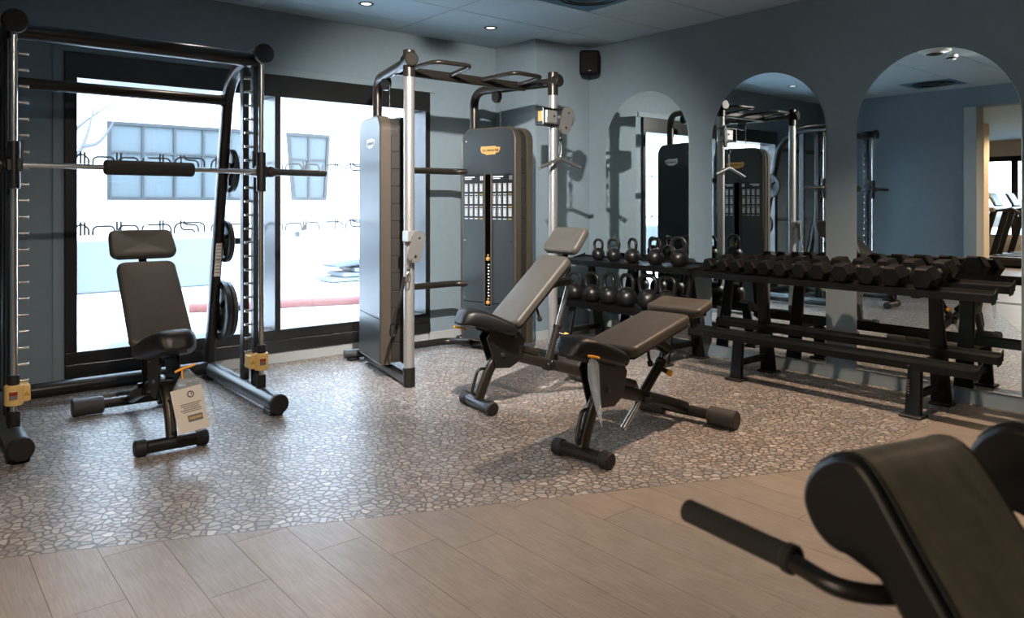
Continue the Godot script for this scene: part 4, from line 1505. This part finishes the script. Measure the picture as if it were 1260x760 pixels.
func bench(called: String, label: String, at: Vector3, d: Vector2, back: float, head: float) -> void:
	var t := thing(called, label, "bench", at, atan2(-d.y, d.x), "adjustable benches")
	var b := MB.new()
	var Z := Vector3(0, 0, 1)
	# curved spine from front leg to rear
	var sp := curve([Vector3(0.0, 0.065, 0), Vector3(0.045, 0.175, 0), Vector3(0.105, 0.275, 0), Vector3(0.20, 0.315, 0), Vector3(0.36, 0.272, 0), Vector3(0.70, 0.165, 0), Vector3(0.965, 0.075, 0)], 6)
	b.sweep(sp, 0.026, 0.034, 16, Z, 2.6)
	part(b, "spine", M.bronze_metal, t)
	b = MB.new()
	b.rod(Vector3(0, 0.042, -0.15), Vector3(0, 0.042, 0.15), 0.033, 18)
	var foot := part(b, "front_foot", M.black_metal, t)
	for s in [-1.0, 1.0]:
		b = MB.new()
		b.rod(Vector3(0, 0.042, s * 0.115), Vector3(0, 0.042, s * 0.175), 0.041, 18, 0.008)
		part(b, "rubber_cap", M.rubber, foot)
	b = MB.new()
	b.rod(Vector3(0.98, 0.058, -0.28), Vector3(0.98, 0.058, 0.28), 0.03, 18)
	var rear := part(b, "rear_bar", M.bronze_metal, t)
	for s in [-1.0, 1.0]:
		b = MB.new()
		b.rod(Vector3(0.98, 0.056, s * 0.15), Vector3(0.98, 0.056, s * 0.315), 0.052, 22, 0.006)
		part(b, "rubber_roller", M.rubber_sleeve, rear)
	# carry handle in front of the leg
	b = MB.new()
	b.sweep(bent([Vector3(0.055, 0.245, 0), Vector3(-0.005, 0.25, 0), Vector3(-0.05, 0.105, 0), Vector3(0.005, 0.085, 0)], 0.035, 5), 0.011, 0.009, 12, Z)
	part(b, "carry_handle", M.black_metal, t)
	# brackets below the seat
	for s in [-1.0, 1.0]:
		b = MB.new()
		b.prism(PackedVector2Array([Vector2(0.10, 0.25), Vector2(0.03, 0.44), Vector2(0.07, 0.49), Vector2(0.27, 0.46), Vector2(0.31, 0.40), Vector2(0.28, 0.28), Vector2(0.20, 0.24)]), Vector3(0, 0, s * 0.045 - 0.006), Vector3.RIGHT, Vector3.UP, Vector3(0, 0, 0.012), 0.003)
		part(b, "seat_bracket", M.black_metal, t)
	for q in [Vector2(0.235, 0.435), Vector2(0.14, 0.33)]:
		b = MB.new()
		b.rod(Vector3(q.x, q.y, -0.064), Vector3(q.x, q.y, 0.064), 0.013, 12)
		part(b, "pivot_bolt", M.grey_metal, t)
	# seat: narrow raised nose, wide at the hinge
	b = MB.new()
	var rings := []
	var prof := [[-0.135, 0.565, 0.03, 0.02], [-0.132, 0.567, 0.055, 0.035], [-0.115, 0.572, 0.075, 0.045], [-0.08, 0.575, 0.092, 0.05], [-0.02, 0.562, 0.112, 0.052], [0.05, 0.537, 0.135, 0.05], [0.11, 0.512, 0.15, 0.047], [0.16, 0.492, 0.155, 0.044], [0.185, 0.482, 0.15, 0.036], [0.197, 0.477, 0.135, 0.02]]
	for q in prof:
		var ring := []
		for j in 24:
			var g := TAU * j / 24.0
			var cs := cos(g)
			var sn := sin(g)
			ring.append(Vector3(q[0] + 0.35 * q[3] * signf(sn) * pow(absf(sn), 0.6), q[1] + q[3] * signf(sn) * pow(absf(sn), 0.6), q[2] * signf(cs) * pow(absf(cs), 0.6)))
		rings.append(ring)
	b.loft(rings)
	var seat := part(b, "seat", M.leather_black, t)
	b = MB.new()
	b.prism(PackedVector2Array([Vector2(-0.06, 0.525), Vector2(-0.05, 0.50), Vector2(0.12, 0.452), Vector2(0.17, 0.455)]), Vector3(0, 0, -0.06), Vector3.RIGHT, Vector3.UP, Vector3(0, 0, 0.12))
	part(b, "seat_plate", M.black_metal, seat)
	# backrest, headrest
	var ca := cos(deg_to_rad(back))
	var sa := sin(deg_to_rad(back))
	var hinge := Vector3(0.205, 0.455, 0)
	var along := Vector3(ca, sa, 0)
	var up := Vector3(-sa, ca, 0)
	var bx := Basis(along, up, Z)
	b = MB.new()
	b.xf = Transform3D(bx, hinge + along * 0.31 + up * 0.055)
	b.pad(0.575, 0.315, 0.058, 0.045, 0.02, 5, 0.004, 0.97)
	var bk := part(b, "backrest", M.leather, t)
	b = MB.new()
	b.xf = Transform3D(bx, hinge + along * 0.31 + up * 0.022)
	b.box(Vector3.ZERO, Vector3(0.545, 0.012, 0.285), 0.004)
	part(b, "back_board", M.black_metal, bk)
	b = MB.new()
	for s in [-0.06, 0.06]:
		b.sweep([hinge + along * 0.0 + Z * s, hinge + along * 0.62 + up * 0.0 + Z * s], 0.013, 0.018, 10, Z, 4.0)
	part(b, "back_rail", M.black_metal, bk)
	var h2 := hinge + along * 0.628 + up * 0.03
	var ch := cos(deg_to_rad(head))
	var sh := sin(deg_to_rad(head))
	var al2 := Vector3(ch, sh, 0)
	var up2 := Vector3(-sh, ch, 0)
	b = MB.new()
	b.xf = Transform3D(Basis(al2, up2, Z), h2 + al2 * 0.105 + up2 * 0.03)
	b.pad(0.20, 0.355, 0.052, 0.045, 0.019, 5, 0.0, 0.95, 0.012)
	var hd := part(b, "headrest", M.leather, t)
	b = MB.new()
	b.sweep([hinge + along * 0.55, h2 + al2 * 0.05 - up2 * 0.015, h2 + al2 * 0.12 - up2 * 0.01], 0.022, 0.012, 10, Z, 4.0)
	part(b, "head_bracket", M.black_metal, hd)
	b = MB.new()
	b.rod(h2 + al2 * 0.15 - Z * 0.03, h2 + al2 * 0.15 - Z * 0.03 - up2 * 0.03, 0.014, 12, 0.003)
	part(b, "head_knob", M.rubber, hd)
	# telescopic strut
	var piv := Vector3(0.53, 0.235, 0)
	var top := hinge + along * 0.56 - up * 0.13
	for zz in [-0.028, 0.028]:
		b = MB.new()
		b.sweep([hinge + along * 0.40 + Z * zz, top + Z * zz], 0.005, 0.022, 10, Z, 4.0)
		part(b, "strut_bracket", M.black_metal, t)
	b = MB.new()
	b.rod(top - Z * 0.036, top + Z * 0.036, 0.014, 12, 0.002)
	part(b, "strut_bolt", M.grey_metal, t)
	var sd := (top - piv).normalized()
	b = MB.new()
	b.rod(top - sd * 0.56, top, 0.0165, 16, 0.003)
	part(b, "strut_rod", M.chrome, t)
	b = MB.new()
	b.rod(piv - sd * 0.02, piv + sd * 0.235, 0.027, 18, 0.004)
	var sl := part(b, "strut_sleeve", M.bronze_metal, t)
	b = MB.new()
	b.rod(piv + sd * 0.215, piv + sd * 0.24, 0.032, 18, 0.003)
	part(b, "sleeve_ring", M.black_metal, sl)
	var kn := piv + sd * 0.19
	var kd := (Vector3(0.7, 0.05, 0.7) - sd * sd.dot(Vector3(0.7, 0.05, 0.7))).normalized()
	b = MB.new()
	b.rod(kn, kn + kd * 0.062, 0.013, 14)
	part(b, "pin_stem", M.black_metal, sl)
	b = MB.new()
	b.rod(kn + kd * 0.055, kn + kd * 0.085, 0.018, 14, 0.004)
	part(b, "pull_knob", M.orange, sl, "orange pull knob")
	b = MB.new()
	b.rod(piv - Z * 0.055, piv + Z * 0.055, 0.016, 14, 0.003)
	b.box(piv - Vector3(0, 0.03, 0), Vector3(0.06, 0.05, 0.075), 0.006)
	part(b, "strut_pivot", M.black_metal, t)
	# height lever under the backrest
	b = MB.new()
	var lv := hinge + along * 0.22 - up * 0.0 + Z * 0.10
	b.rod(lv, lv + Vector3(0.02, -0.06, 0.0), 0.008, 10)
	b.rod(lv + Vector3(0.02, -0.06, 0), lv + Vector3(0.028, -0.085, 0), 0.015, 12, 0.003)
	part(b, "lever", M.rubber, t)
	# light cover on the spine behind the bracket
	b = MB.new()
	b.rod(Vector3(0.30, 0.345, 0), Vector3(0.44, 0.30, 0), 0.024, 14, 0.003)
	part(b, "spine_cover", M.bronze_metal, t)


func paper_tag() -> void:
	var t := thing("paper_tag", "white printed tag in a clear plastic bag tied to the bench by the window", "tag", Vector3(-4.12, 0.43, 1.80), deg_to_rad(-22.0))
	var b := MB.new()
	b.xf.basis = Basis(Vector3.BACK, deg_to_rad(12.0)) * Basis(Vector3.RIGHT, deg_to_rad(-8.0))
	var base := b.xf
	b.box(Vector3(-0.005, -0.20, 0), Vector3(0.145, 0.215, 0.006), 0.001)
	var card := part(b, "card", M.paper, t)
	b = MB.new(); b.xf = base
	b.lathe([Vector2(0.011, 0), Vector2(0.011, 0.001), Vector2(0.017, 0.001), Vector2(0.017, 0)], Vector3(0.012, -0.128, 0.0032), Vector3(0, 0, 1), 18)
	b.box(Vector3(0.015, -0.126, 0.0037), Vector3(0.005, 0.012, 0.001))
	part(b, "round_mark", M.print_black, card)
	for k in 5:
		b = MB.new(); b.xf = base
		b.box(Vector3(0.004 - 0.004 * (k % 2), -0.172 - 0.0095 * k, 0.0035), Vector3(0.098 - 0.012 * (k % 3), 0.0055, 0.001))
		part(b, "printed_line", M.label_grey, card)
	b = MB.new(); b.xf = base
	b.box(Vector3(0.012, -0.245, 0.0035), Vector3(0.068, 0.032, 0.001))
	part(b, "black_box", M.print_black, card)
	b = MB.new(); b.xf = base
	for k in 6:
		b.box(Vector3(-0.012 + 0.0098 * k, -0.244, 0.0042), Vector3(0.0072, 0.014, 0.0006))
	part(b, "yellow_lettering", M.print_yellow, card)
	# clear bag gathered at the top
	b = MB.new(); b.xf = base
	var rings := []
	for q in [[0.0, 0.012, 0.008], [-0.03, 0.03, 0.013], [-0.07, 0.062, 0.016], [-0.10, 0.084, 0.016], [-0.20, 0.090, 0.014], [-0.28, 0.088, 0.011], [-0.315, 0.086, 0.003]]:
		var ring := []
		for j in 20:
			var g := TAU * j / 20.0
			ring.append(Vector3(0.012 + q[1] * cos(g), q[0] + 0.004 * sin(g * 5.0), q[2] * sin(g) * (1.0 + 0.35 * sin(g * 6.0))))
		rings.append(ring)
	b.loft(rings, false)
	part(b, "plastic_bag", M.clear_bag, t)
	b = MB.new(); b.xf = base
	b.sweep(curve([Vector3(-0.035, -0.004, 0.012), Vector3(0.0, 0.004, 0.016), Vector3(0.04, 0.006, 0.014), Vector3(0.06, 0.01, 0.0)], 4), 0.006, 0.004, 8)
	b.rod(Vector3(-0.002, 0.0, 0.014), Vector3(-0.008, -0.045, 0.014), 0.0035, 8)
	part(b, "cable_tie", M.orange, t)


func bag(at: Vector3) -> void:
	var t := thing("plastic_bag", "narrow clear plastic bag tied with yellow to the nearly flat bench", "plastic bag", at, deg_to_rad(-20.0))
	var b := MB.new()
	var rings := []
	for q in [[0.0, 0.010, 0.008, 0.0], [-0.04, 0.030, 0.012, 0.004], [-0.10, 0.030, 0.013, 0.006], [-0.18, 0.022, 0.013, 0.018], [-0.27, 0.013, 0.010, 0.036], [-0.335, 0.004, 0.003, 0.05]]:
		var ring := []
		for j in 20:
			var g := TAU * j / 20.0
			ring.append(Vector3(q[3] + q[1] * cos(g), q[0], q[2] * sin(g) * (1.0 + 0.4 * sin(g * 5.0))))
		rings.append(ring)
	b.loft(rings, false)
	part(b, "film", M.poly_bag, t)
	b = MB.new()
	b.prism(PackedVector2Array([Vector2(-0.012, -0.03), Vector2(0.012, -0.03), Vector2(0.022, -0.15), Vector2(0.050, -0.30), Vector2(0.045, -0.31), Vector2(0.006, -0.16)]), Vector3.ZERO, Vector3.RIGHT, Vector3.UP, Vector3(0, 0, 0.002))
	part(b, "folded_sheet", M.poly_bag, t)
	b = MB.new()
	b.sweep(curve([Vector3(-0.03, 0.008, 0.012), Vector3(0.0, 0.004, 0.016), Vector3(0.03, -0.006, 0.012)], 4), 0.006, 0.005, 8)
	part(b, "cable_tie", M.orange, t)
	var q := thing("cable_tie", "yellow cable tie on the bench in front of the far cable tower", "cable tie", Vector3(-2.585, 0.50, 2.01))
	b = MB.new()
	b.sweep(curve([Vector3(-0.03, 0.012, 0.0), Vector3(0.0, 0.004, 0.012), Vector3(0.04, -0.008, 0.012), Vector3(0.05, -0.02, 0.0)], 4), 0.007, 0.004, 8)
	part(b, "band", M.orange, q)
	b = MB.new()
	b.box(Vector3(-0.03, 0.012, 0.002), Vector3(0.012, 0.012, 0.009), 0.002)
	part(b, "head", M.orange, q)


# ------------------------------------------------------------------ kettlebells on their rack
func rack_leg(t: Node3D, called: String, a: Vector3, c: Vector3, wa: float, wc: float) -> void:
	var b := MB.new()
	b.sweep([a, c], [wa, wc], [0.02, 0.016], 12, Vector3(0, 0, 1), 6.0)
	var leg := part(b, called, M.rack_steel, t)
	b = MB.new()
	b.box(Vector3(a.x, 0.008, a.z), Vector3(0.11, 0.016, 0.13), 0.005)
	part(b, "foot_plate", M.rubber, leg)


func tray(t: Node3D, called: String, x0: float, x1: float, y: float, z0: float, z1: float, tilt: float) -> void:
	# shallow channel along z: flat floor with two raised lips
	var b := MB.new()
	var w := x1 - x0
	var poly := PackedVector2Array([Vector2(0, -0.035), Vector2(0.006, -0.035), Vector2(0.006, -0.004), Vector2(w - 0.006, -0.004), Vector2(w - 0.006, -0.03), Vector2(w, -0.03), Vector2(w, 0.018), Vector2(w - 0.006, 0.018), Vector2(w - 0.012, 0.002), Vector2(0.008, 0.002), Vector2(0.004, 0.008), Vector2(0, 0.008)])
	var ux := Vector3(cos(tilt), sin(tilt), 0)
	var uy := Vector3(-sin(tilt), cos(tilt), 0)
	b.prism(poly, Vector3(x0, y, z0), ux, uy, Vector3(0, 0, z1 - z0))
	var o := part(b, called, M.rack_steel, t)
	for z in [z0, z1]:
		b = MB.new()
		b.prism(PackedVector2Array([Vector2(-0.004, -0.045), Vector2(w * 0.6, -0.045), Vector2(w + 0.01, 0.0), Vector2(w + 0.012, 0.035), Vector2(w - 0.01, 0.03), Vector2(w * 0.5, 0.008), Vector2(-0.004, 0.012)]), Vector3(x0, y, z - (0.005 if z == z1 else 0.0)), ux, uy, Vector3(0, 0, 0.005))
		part(b, "end_plate", M.rack_steel, o)


func build_kettlebells() -> void:
	var t := thing("kettlebell_rack", "black two-shelf kettlebell rack under the mirror nearest the corner", "rack", Vector3(-0.4, 0, 1.42))
	t.position = Vector3.ZERO
	tray(t, "upper_shelf", -0.535, -0.22, 0.748, 0.74, 2.17, 0.06)
	tray(t, "lower_shelf", -0.62, -0.30, 0.385, 0.74, 2.17, 0.06)
	for z in [0.90, 2.0]:
		rack_leg(t, "rear_leg", Vector3(-0.16, 0.0, z), Vector3(-0.30, 0.74, z), 0.055, 0.035)
		rack_leg(t, "front_leg", Vector3(-0.62, 0.0, z), Vector3(-0.52, 0.36, z), 0.05, 0.035)
		var b := MB.new()
		b.box(Vector3(-0.39, 0.13, z), Vector3(0.42, 0.04, 0.04), 0.004)
		part(b, "side_brace", M.rack_steel, t)
		b = MB.new()
		b.sweep([Vector3(-0.50, 0.37, 0.765 if z < 1.0 else 2.125), Vector3(-0.44, 0.73, 0.765 if z < 1.0 else 2.125)], 0.02, 0.014, 10, Vector3(0, 0, 1), 6.0)
		part(b, "shelf_post", M.rack_steel, t)
	var up := [[1.081, 0.060], [1.267, 0.064], [1.481, 0.067], [1.728, 0.071], [1.968, 0.076]]
	var lo := [[0.864, 0.079], [1.080, 0.083], [1.285, 0.086], [1.489, 0.088], [1.718, 0.092], [1.918, 0.095]]
	var ord := ["first", "second", "third", "fourth", "fifth", "sixth"]
	for k in up.size():
		kettlebell("black iron kettlebell on the upper shelf, %s from the corner pillar" % ord[k], Vector3(-0.385, 0.762, up[k][0]), up[k][1], "kettlebells on the upper shelf", 0.3 * sin(k * 2.1))
	for k in lo.size():
		kettlebell("black iron kettlebell on the lower shelf, %s from the corner pillar" % ord[k], Vector3(-0.465, 0.400, lo[k][0]), lo[k][1], "kettlebells on the lower shelf", 0.25 * sin(k * 1.7 + 1.0))


func kettlebell(label: String, at: Vector3, r: float, group: String, turn: float) -> void:
	var t := thing("kettlebell", label, "kettlebell", at, turn, group)
	var b := MB.new()
	var prof := [Vector2(0, 0), Vector2(r * 0.58, 0), Vector2(r * 0.66, r * 0.04)]
	for k in range(1, 15):
		var g := -0.86 + (PI * 0.5 + 0.86) * k / 14.0
		prof.append(Vector2(r * cos(g), r * 0.78 + r * sin(g)))
	b.lathe(prof, Vector3.ZERO, Vector3.UP, 28, true)
	part(b, "ball", M.iron, t)
	b = MB.new()
	var s := r * 1.0
	b.sweep(curve([Vector3(0, s * 1.35, -s * 0.62), Vector3(0, s * 1.85, -s * 0.78), Vector3(0, s * 2.45, -s * 0.80), Vector3(0, s * 2.86, -s * 0.45), Vector3(0, s * 2.93, 0), Vector3(0, s * 2.86, s * 0.45), Vector3(0, s * 2.45, s * 0.80), Vector3(0, s * 1.85, s * 0.78), Vector3(0, s * 1.35, s * 0.62)], 5), s * 0.20, s * 0.19, 14, Vector3.RIGHT)
	part(b, "handle", M.iron, t)


# ------------------------------------------------------------------ dumbbells on their rack
func build_dumbbells() -> void:
	var t := thing("dumbbell_rack", "long black dumbbell rack below the middle and right mirrors, lower shelf empty", "rack")
	tray(t, "upper_rail", -0.60, -0.515, 0.744, 2.27, 4.25, 0.10)
	tray(t, "upper_rail", -0.315, -0.225, 0.772, 2.27, 4.25, 0.10)
	tray(t, "lower_rail", -0.665, -0.555, 0.322, 2.27, 4.19, 0.10)
	tray(t, "lower_rail", -0.315, -0.225, 0.356, 2.27, 4.19, 0.10)
	for z in [2.64, 3.84]:
		rack_leg(t, "front_leg", Vector3(-0.60, 0.0, z), Vector3(-0.57, 0.30, z), 0.048, 0.040)
		rack_leg(t, "rear_leg", Vector3(-0.18, 0.0, z), Vector3(-0.29, 0.745, z), 0.062, 0.036)
		for q in [[-0.39, 0.12, 0.40, 0.045, 0.03], [-0.43, 0.30, 0.36, 0.04, 0.04], [-0.41, 0.715, 0.34, 0.035, 0.05]]:
			var b := MB.new()
			b.box(Vector3(q[0], q[1], z), Vector3(q[2], q[3], q[4]), 0.004)
			part(b, "side_brace", M.rack_steel, t)
	for k in 6:
		var b := MB.new()
		b.box(Vector3(-0.611, 0.215 - 0.0155 * k, 3.815), Vector3(0.002, 0.0095, 0.016 - 0.003 * (k % 2)))
		part(b, "maker_mark", M.label_grey, t)
	for z in [2.40, 3.84]:
		var b := MB.new()
		b.rod(Vector3(-0.675, 0.312, z), Vector3(-0.66, 0.312, z), 0.006, 10)
		part(b, "bolt", M.grey_metal, t)
	var zs := [2.362, 2.490, 2.607, 2.719, 2.835, 2.965, 3.104, 3.241, 3.391, 3.551, 3.708, 3.884]
	var ord := ["first and smallest", "second", "third", "fourth", "fifth", "sixth", "seventh", "eighth", "ninth", "tenth", "eleventh", "twelfth and last"]
	for k in 12:
		var r := 0.049 + 0.002 * k
		var d := thing("dumbbell", "black hexagonal dumbbell on the rack, %s from the kettlebell end" % ord[k], "dumbbell", Vector3(-0.41, 0.758 + r * 0.866 + 0.016, zs[k]), 0.02 * sin(k * 2.3), "hexagonal dumbbells")
		var hl := 0.085 + 0.004 * k
		var roll := 0.12 * sin(k * 1.9)
		d.rotation.z = 0.10
		var b := MB.new()
		b.tube([Vector3(-0.085, 0, 0), Vector3(-0.03, 0, 0), Vector3(0, 0, 0), Vector3(0.03, 0, 0), Vector3(0.085, 0, 0)], [0.014, 0.0155, 0.017, 0.0155, 0.014], 14)
		part(b, "grip", M.chrome, d)
		for s in [-1.0, 1.0]:
			b = MB.new()
			var hex := PackedVector2Array()
			for j in 6:
				var g := TAU * j / 6.0
				hex.append(Vector2(cos(g), sin(g)) * r)
			b.prism(hex, Vector3(s * 0.068, 0, 0), Vector3.BACK, Vector3.UP, Vector3(s * hl, 0, 0), 0.010)
			part(b, "head", M.dumbbell_rubber, d)
			b = MB.new()
			b.lathe([Vector2(0.0, 0), Vector2(0.022, 0), Vector2(0.024, 0.004), Vector2(0.024, 0.008), Vector2(0.0, 0.008)], Vector3(s * 0.0605, 0, 0), Vector3(s, 0, 0), 16)
			part(b, "ring", M.chrome, d)


# ------------------------------------------------------------------ back-extension bench at the lower right
func build_hyper_bench() -> void:
	var o := Vector3(-4.324, 0, 5.301)
	var w := Vector3(0.96, 0, 0.28).normalized()
	var d := Vector3(-w.z, 0, w.x)
	var t := thing("back_extension_bench", "dark back-extension bench with two thick pads and a foam grip in the foreground", "exercise bench")
	var ctl := [Vector2(0.36, 0.44), Vector2(0.20, 0.60), Vector2(0.09, 0.71), Vector2(0.030, 0.771), Vector2(0.000, 0.801), Vector2(-0.019, 0.817), Vector2(-0.034, 0.814), Vector2(-0.056, 0.807), Vector2(-0.078, 0.809), Vector2(-0.098, 0.820), Vector2(-0.113, 0.838), Vector2(-0.120, 0.860), Vector2(-0.113, 0.886), Vector2(-0.096, 0.909), Vector2(-0.074, 0.926), Vector2(-0.052, 0.935), Vector2(-0.031, 0.935), Vector2(-0.014, 0.926), Vector2(0.010, 0.902), Vector2(0.093, 0.803), Vector2(0.25, 0.63), Vector2(0.43, 0.47)]
	var line := []
	for q in ctl:
		line.append(Vector3(q.x, q.y, 0))
	var sm := curve(line, 4)
	var pts := PackedVector2Array()
	for q in sm:
		pts.append(Vector2(q.x, q.y))
	var np := pts.size()
	var nor := PackedVector2Array()
	for i in np:
		var e := (pts[(i + 1) % np] - pts[(i + np - 1) % np]).normalized()
		nor.append(Vector2(-e.y, e.x))       # outward for this winding
	var cen := Vector2.ZERO
	for q in pts:
		cen += q / np
	var vote := 0.0
	for i in np:
		vote += nor[i].dot(pts[i] - cen)
	var sg := 1.0 if vote > 0.0 else -1.0
	for off in [0.0, 0.325]:
		var b := MB.new()
		var rings := []
		for q in [[0.0, 0.010], [0.002, 0.005], [0.006, 0.0015], [0.012, 0.0], [0.188, 0.0], [0.194, 0.0015], [0.198, 0.005], [0.20, 0.010]]:
			var ring := []
			for i in np:
				var p: Vector2 = pts[i] - nor[i] * sg * q[1]
				ring.append(o + w * (off + q[0]) + d * p.x + Vector3.UP * p.y)
			rings.append(ring)
		b.loft(rings)
		var pad := part(b, "thigh_pad", M.leather_black, t)
		# top panel stitched over nose and front face
		b = MB.new()
		rings = []
		var i0 := 50
		for i in range(i0, np - 1):
			var p0: Vector2 = pts[i] + nor[i] * sg * 0.0022
			var p1: Vector2 = pts[i] - nor[i] * sg * 0.004
			var A := o + d * p0.x + Vector3.UP * p0.y
			var B := o + d * p1.x + Vector3.UP * p1.y
			rings.append([A + w * (off + 0.015), A + w * (off + 0.06), A + w * (off + 0.14), A + w * (off + 0.185), B + w * (off + 0.187), B + w * (off + 0.013)])
		b.loft(rings)
		part(b, "top_panel", M.leather_olive, pad, "olive grey top panel of the pad")
		for e in [0.013, 0.187]:
			b = MB.new()
			var pth := []
			for i in range(i0, np - 1):
				var p: Vector2 = pts[i] + nor[i] * sg * 0.0005
				pth.append(o + w * (off + e) + d * p.x + Vector3.UP * p.y)
			b.tube(pth, 0.0026, 8)
			part(b, "piping", M.leather_black, pad)
	# grip and bent tube
	var b := MB.new()
	b.tube(bent([Vector3(-4.321, 0.785, 5.18), Vector3(-4.352, 0.785, 5.275), Vector3(-4.30, 0.785, 5.33), Vector3(-4.10, 0.77, 5.40)], 0.05, 6), 0.0118, 14)
	part(b, "handle_tube", M.black_metal, t)
	b = MB.new()
	b.rod(Vector3(-4.297, 0.785, 5.005), Vector3(-4.3205, 0.785, 5.19), 0.0168, 20, 0.003)
	b.rod(Vector3(-4.3195, 0.785, 5.182), Vector3(-4.3215, 0.785, 5.198), 0.0195, 20, 0.003)
	part(b, "foam_grip", M.foam, t)
	# pad carrier, upright and base
	var mid := o + w * 0.26
	b = MB.new()
	b.sweep([mid + w * -0.2 + d * 0.10 + Vector3.UP * 0.60, mid + w * 0.2 + d * 0.10 + Vector3.UP * 0.60], 0.02, 0.03, 10, Vector3.UP, 4.0)
	part(b, "pad_carrier", M.black_metal, t)
	b = MB.new()
	b.sweep([mid + d * 0.10 + Vector3.UP * 0.61, mid + d * 0.22 + Vector3.UP * 0.30, mid + d * 0.30 + Vector3.UP * 0.06], 0.03, 0.04, 12, w, 4.0)
	part(b, "upright", M.black_metal, t)
	b = MB.new()
	b.sweep([mid - d * 0.25 + Vector3.UP * 0.045, mid + d * 0.95 + Vector3.UP * 0.045], 0.03, 0.035, 12, w, 4.0)
	part(b, "base_beam", M.black_metal, t)
	for s in [-0.25, 0.95]:
		b = MB.new()
		b.rod(mid + d * s - w * 0.28 + Vector3.UP * 0.04, mid + d * s + w * 0.28 + Vector3.UP * 0.04, 0.038, 16, 0.006)
		part(b, "foot_bar", M.black_metal, t)


# ------------------------------------------------------------------ treadmills in the next room
func build_treadmills() -> void:
	var lab := ["black treadmill of the next room seen in the right mirror, next to the beige pillar", "black treadmill of the next room seen in the right mirror, at its right edge"]
	for k in 2:
		var t := thing("treadmill", lab[k], "treadmill", Vector3(-12.1 - 1.25 * k, 0, 0.22 - 0.05 * k), 0.0, "treadmills in the next room")
		var b := MB.new()
		b.box(Vector3(0, 0.12, 0.7), Vector3(0.75, 0.16, 1.75), 0.03)
		part(b, "deck", M.rubber, t)
		b = MB.new()
		b.box(Vector3(0, 0.205, 0.75), Vector3(0.5, 0.012, 1.55), 0.004)
		part(b, "belt", M.slot_black, t)
		for s in [-1.0, 1.0]:
			b = MB.new()
			b.box(Vector3(s * 0.32, 0.21, 0.75), Vector3(0.1, 0.02, 1.6), 0.006)
			part(b, "side_rail", M.silver_tube, t)
			b = MB.new()
			b.sweep([Vector3(s * 0.36, 0.1, -0.1), Vector3(s * 0.36, 1.15, 0.18)], 0.03, 0.06, 12, Vector3.RIGHT, 4.0)
			part(b, "upright", M.black_metal, t)
			b = MB.new()
			b.tube(bent([Vector3(s * 0.36, 1.12, 0.15), Vector3(s * 0.36, 1.18, 0.55), Vector3(s * 0.36, 0.85, 0.75)], 0.12, 5), 0.025, 12)
			part(b, "hand_rail", M.black_metal, t)
		b = MB.new()
		b.box(Vector3(0, 1.16, 0.15), Vector3(0.86, 0.09, 0.12), 0.02)
		part(b, "cross_bar", M.silver_tube, t)
		b = MB.new()
		b.xf = Transform3D(Basis(Vector3.RIGHT, -0.5), Vector3(0, 1.36, 0.08))
		b.box(Vector3.ZERO, Vector3(0.46, 0.32, 0.05), 0.015)
		part(b, "console", M.black_metal, t)
		b = MB.new()
		b.xf = Transform3D(Basis(Vector3.RIGHT, -0.5), Vector3(0, 1.36, 0.08))
		b.box(Vector3(0, 0.02, 0.027), Vector3(0.38, 0.22, 0.004))
		part(b, "screen", M.placard, t)


func build_small() -> void:
	var t := thing("wall_speaker", "small black loudspeaker fixed high in the corner beside the pillar", "loudspeaker", Vector3(-0.15, 2.60, 0.74), deg_to_rad(-45.0))
	var b := MB.new()
	b.xf = Transform3D(Basis(Vector3.RIGHT, deg_to_rad(90.0 + 8.0)), Vector3(0, 0, 0))
	b.pad(0.19, 0.23, 0.14, 0.03, 0.03, 5)
	part(b, "cabinet", M.speaker_black, t)
	b = MB.new()
	b.xf = Transform3D(Basis(Vector3.RIGHT, deg_to_rad(98.0)), Vector3(0, 0, 0))
	b.lathe([Vector2(0.02, 0.0715), Vector2(0.06, 0.0705), Vector2(0.07, 0.0715)], Vector3(0, 0, 0.02), Vector3.UP, 20)
	part(b, "grille", M.speaker_black, t)
	b = MB.new()
	b.box(Vector3(0, 0, -0.11), Vector3(0.04, 0.05, 0.10), 0.004)
	part(b, "bracket", M.speaker_black, t)
	b = MB.new()
	b.xf = Transform3D(Basis(Vector3.RIGHT, deg_to_rad(8.0)), Vector3.ZERO)
	b.box(Vector3(0, -0.075, 0.0715), Vector3(0.022, 0.006, 0.002))
	part(b, "badge", M.label_grey, t)
